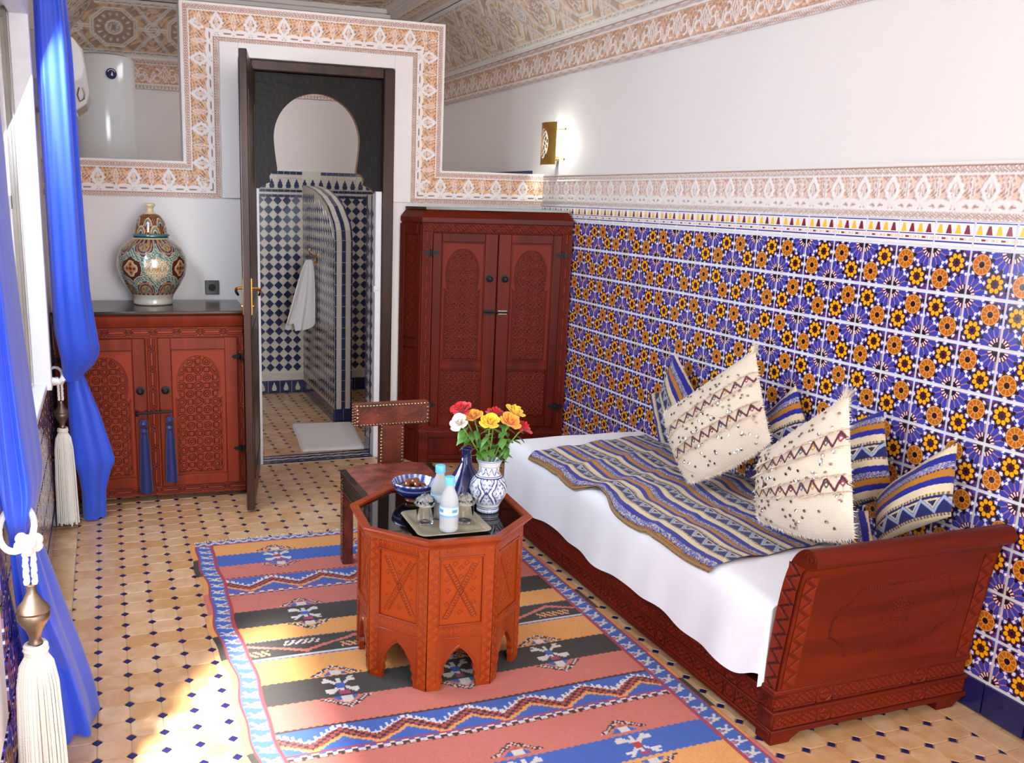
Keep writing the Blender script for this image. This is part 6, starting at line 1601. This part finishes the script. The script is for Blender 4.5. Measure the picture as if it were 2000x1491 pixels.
ROSEP = [(-1.505, -2.69, .905), (-1.512, -2.74, .851), (-1.453, -2.72, .879), (-1.394, -2.75, .849), (-1.372, -2.67, .888), (-1.320, -2.74, .850), (-1.298, -2.69, .893), (-1.268, -2.71, .830)]
r = random.Random(12)
for i, (colr, px, dy, sz, lab) in enumerate(roses):
    hp = Vector(unpx(*px, dy)); base = Vector((VX+r.uniform(-.018, .018), VY+r.uniform(-.018, .018), VZ+.15))
    mid = (base*.45+hp*.55)+Vector((0, 0, .012)); up = (hp-mid).normalized(); up = (up+Vector((-.10, -.35, .25))).normalized()
    t = thing('rose', lab, 'rose', tuple(hp), 0, 'roses in the blue and white vase'); Mr = Vector((0, 0, 1)).rotation_difference(up).to_matrix()
    mb = MB(); ga = r.uniform(0, 6)
    for k in range(17):
        f = k/16; petal(mb, (0, 0, 0), Mr, sz*1.1, ga+k*2.4, .12+.95*f**1.15, 1.25-.55*f, .5+.62*f)
    sz *= 1.0
    mb.sphere((0, 0, 0), sz*.3, 8, 6, M=Mr @ Matrix.Translation((0, 0, 0)).to_3x3()); bl_ = mb.build('blossom', ROSE[colr], t, smooth=80)
    pts = [base*(1-k)**2+mid*2*k*(1-k)+(hp-up*.003)*k*k for k in np.linspace(0, 1, 12)]
    mb = MB(); mb.tube([p-hp for p in pts], .0024, 6); mb.build('stem', M['stem'], t)
    mb = MB(); mb.sphere(-up*.004, .006, 8, 6)
    for k in range(5):
        a = k*2*PI/5; leaf_mesh(mb, -up*.003, Mr @ Vector((math.cos(a), math.sin(a), .1)), sz*.9, .003, .8, r)
    mb.build('sepals', M['leaf'], t, smooth=80)
    for k in range(8 if i % 2 else 7):
        p = pts[3+k]-hp if k < 7 else pts[6]-hp; a = r.uniform(0, 2*PI); mb = MB(); leaf_mesh(mb, p, (math.cos(a)+.7*(1 if hp.x > VX else -1)*r.random(), math.sin(a)-.25, r.uniform(-.2, .5)), r.uniform(.042, .075), r.uniform(.012, .0195), r.uniform(.5, 2.0), r); mb.build('leaf', M['leaf'], t, smooth=80)

# ------------------------------------------------------------------ brass wall light
sc = thing('wall_light', 'pierced brass wall light glowing on the white wall above the frieze', 'wall light', (0, -.335, 1.95))
nu, nv = 60, 84; a = np.linspace(-1, 1, nu); z = np.linspace(-.122, .122, nv); A, Z = np.meshgrid(a, z, indexing='ij')
keep = []
def shade_pt(a, z): return (-.066-.040*math.cos(a*PI/2*.95), -a*.098, z)
V = np.array([[shade_pt(x, y) for y in z] for x in a])
F = grid_faces(nu, nv); cen = V.reshape(-1, 3)[F].mean(1); aa = cen[:, 1]/-.088; zz = cen[:, 2]
hol = ((aa/.56)**2+(zz/.088)**2 < 1) & (np.sin(aa*22+1.6*np.sin(zz*55))*np.sin(zz*125+1.6*np.sin(aa*7)) > -.12)
me = fast_mesh('shade', V.reshape(-1, 3), F[~hol][:, ::-1], None, False); sh = nobj('shade', me, sc, M['brass']); so = sh.modifiers.new('solid', 'SOLIDIFY'); so.thickness = .0015
mb = MB(); mb.tube([V[0, j] for j in range(nv)], .0022, 6); mb.tube([V[-1, j] for j in range(nv)], .0022, 6); mb.tube([V[i, 0] for i in range(nu)], .0022, 6); mb.tube([V[i, -1] for i in range(nu)], .0022, 6); stuff(mb.build('shade_edge', M['brass'], sc))
for zz_ in (.085, -.088):
    for s in (-1, 1):
        mb = MB(); mb.tube([shade_pt(s*.99, zz_), (-.003, s*.078, zz_)], .003, 8); mb.lathe([(.009, 0), (.009, .003), (.003, .004)], 12, M=Matrix.Translation((0, s*.078, zz_)) @ Matrix.Rotation(-PI/2, 4, 'Y')); mb.build('arm', M['brass'], sc)
mb = MB(); mb.lathe([(.012, -.07), (.014, -.068), (.014, .045), (.009, .055), (.001, .058)], 20, c=(-.055, 0, 0)); lo_ = mb.build('bulb', M['lamp'], sc)
mb = MB(); mb.box((-.075, -.016, -.1), (0, .016, -.07)); mb.build('lamp_holder', M['brass_dark'], sc, bevel=.003)
pl = bpy.data.lights.new('wall_light_glow', 'POINT'); pl.energy = 6.0; pl.color = (.94, 1.0, .90); pl.shadow_soft_size = .03
po = bpy.data.objects.new('wall_light_glow', pl); COL.objects.link(po); po.parent = sc; po.location = (-.035, -.01, -.01)

# ------------------------------------------------------------------ curtains, tie ropes and tassels
def cloth_tube(name, rows, parent, folds, amp, seed, n=160, solid=True):
    """rows: (z, cx, cy, half width x, half width y, fold strength)"""
    r_ = np.array(rows, float); m = 110; zt = np.linspace(r_[0, 0], r_[-1, 0], m); o = np.argsort(r_[:, 0])
    I = lambda c: np.interp(zt, r_[o, 0], r_[o, c])
    def sm(v):
        for _ in range(4): v[1:-1] = v[1:-1]*.5+(v[:-2]+v[2:])*.25
        return v
    cx, cy, ax, ay, fo = [sm(I(c)) for c in (1, 2, 3, 4, 5)]
    a = np.linspace(0, 2*PI, n, endpoint=False)[:, None]; rg = np.random.RandomState(seed); P = np.zeros((n, m, 3)); f = np.zeros((n, m))
    for k in range(folds-3, folds+4): f += rg.uniform(-1, 1)*np.sin(a*k+rg.uniform(0, 6)+rg.uniform(-1, 1)*zt[None, :]*1.5)/2.2
    q = 1+amp*f*fo[None, :]
    ca_, sa_ = np.cos(a), np.sin(a); e = .8
    P[..., 0] = cx+ax*np.sign(ca_)*np.abs(ca_)**e*q; P[..., 1] = cy+ay*np.sign(sa_)*np.abs(sa_)**e*q; P[..., 2] = zt
    return grid_obj(name, P-np.array(parent.location), M['curtain'], parent, cu=True)
cf = thing('curtain', 'royal blue curtain tied back at the far side of the window, beside the sideboard', 'curtain', (-2.80, -.95, 0), 0, 'blue curtains')
cloth_tube('curtain_upper', [(2.55, -2.81, -.98, .06, .17, 1), (2.2, -2.805, -.98, .072, .17, 1), (1.6, -2.80, -.97, .075, .16, 1), (1.15, -2.795, -.95, .080, .15, 1), (.95, -2.785, -.93, .092, .14, .9), (.86, -2.772, -.92, .092, .13, .7), (.80, -2.78, -.92, .075, .10, .6), (.745, -2.81, -.93, .045, .05, .6), (.72, -2.82, -.94, .028, .03, .4)], cf, 7, .16, 3)
cloth_tube('curtain_lower', [(.78, -2.80, -.90, .028, .035, .4), (.70, -2.795, -.89, .045, .05, .7), (.55, -2.775, -.87, .068, .075, 1), (.38, -2.755, -.86, .088, .09, 1), (.30, -2.745, -.855, .095, .095, 1), (.255, -2.745, -.85, .075, .095, 1), (.15, -2.75, -.84, .055, .09, 1), (.01, -2.752, -.83, .052, .09, 1)], cf, 6, .15, 5)
cn = thing('curtain', 'royal blue curtain tied back at the near side of the window, closest to the camera', 'curtain', (-2.86, -2.95, 0), 0, 'blue curtains')
cloth_tube('curtain_upper', [(2.5, -2.906, -2.90, .018, .22, 1), (2.0, -2.903, -2.90, .022, .22, 1), (1.5, -2.897, -2.90, .030, .21, 1), (1.2, -2.890, -2.90, .036, .20, 1), (.98, -2.880, -2.94, .044, .20, 1), (.86, -2.872, -2.98, .048, .18, .9), (.80, -2.872, -3.04, .036, .13, .7), (.75, -2.876, -3.08, .022, .06, .5)], cn, 9, .20, 8)
cloth_tube('curtain_lower', [(.79, -2.876, -3.08, .024, .06, .5), (.68, -2.868, -3.02, .036, .10, .8), (.46, -2.853, -2.92, .054, .14, 1), (.25, -2.838, -2.79, .070, .12, 1), (.1, -2.822, -2.755, .082, .13, 1), (.006, -2.815, -2.74, .086, .13, 1)], cn, 7, .20, 13)
def tieback(label, loc, s, skirt_z, seed, tilt=0.0, grp='curtain tie tassels', yaw=0):
    t = thing('tieback_tassel', label, 'tassel', loc, yaw, grp); r = random.Random(seed)
    # rope loop that grips the cloth, knot, two cords, bronze bead, wound neck and long cotton skirt (hangs from z = 0 down)
    mb = MB(); lp = [(math.cos(q)*.042*s-.03*s, math.sin(q)*.08*s+.06*s, .01+.035*s*math.sin(q)) for q in np.linspace(0, 2*PI, 24, endpoint=False)]
    mb.tube(lp, .0085*s, 8, closed=True); mb.build('rope_loop', M['rope'], t)
    mb = MB()
    for k in range(9): mb.sphere((r.uniform(-.02, .02)*s, r.uniform(-.02, .02)*s, -.012*s+r.uniform(-.018, .018)*s), .016*s, 8, 6)
    mb.build('knot', M['rope'], t)
    mb = MB()
    for x in (-.007, .007):
        mb.tube([(x*s*1.4+.001*math.sin(k*1.7), 0, -.02*s-k*.0075*s) for k in range(15)], [.0065*s*(1+.25*(k % 2)) for k in range(15)], 8)
    mb.build('cord', M['rope'], t)
    z = -.125*s; mb = MB()
    mb.lathe([(.009*s, z), (.012*s, z-.002*s), (.012*s, z-.022*s), (.016*s, z-.028*s), (.024*s, z-.045*s), (.038*s, z-.062*s), (.042*s, z-.070*s), (.039*s, z-.076*s), (.042*s, z-.082*s), (.040*s, z-.096*s), (.033*s, z-.108*s), (.022*s, z-.126*s), (.015*s, z-.146*s), (.015*s, z-.158*s), (.019*s, z-.164*s), (.012*s, z-.168*s)], 28); mb.build('bead', M['brass_dark'], t, smooth=40)
    mb = MB(); zz = z-.166*s
    for k in range(5): mb.tube([((.024+.002*math.sin(k*2))*s*math.cos(q), (.024+.002*math.sin(k*2))*s*math.sin(q), zz-.006*s-k*.011*s+.002*s*math.sin(q*2)) for q in np.linspace(0, 2*PI, 18, endpoint=False)], .0075*s, 6, closed=True)
    mb.build('wound_neck', M['rope'], t)
    mb = MB(); z0 = zz-.05*s; L = z0-skirt_z
    for ring_, cnt in ((1.0, 84), (.7, 50), (.4, 24)):
        for k in range(cnt):
            a = 2*PI*k/cnt+r.uniform(-.04, .04); ra, rb = .024*s*ring_, (.046+.012)*s*ring_*r.uniform(.92, 1.08); le = L*r.uniform(.93, 1.0)
            pts = [(math.cos(a)*(ra+(rb-ra)*w_), math.sin(a)*(ra+(rb-ra)*w_), z0+.02*s*(1-q*6 if q < .166 else 0)-le*q) for q, w_ in ((0, 0), (.05, .45), (.15, .7), (.5, .88), (1, 1))]
            mb.tube(pts, .0030*s, 4, cap=False)
    stuff(mb.build('skirt', M['rope'], t)); return t
tieback('white cotton tassel with bronze bead on the near blue curtain, in the sun', (-2.842, -3.24, .785), .94, -.785+.01, 2)
tieback('white cotton tassel with bronze bead on the far blue curtain, in shade', (-2.865, -.98, .735), .8, -.735+.02, 6)
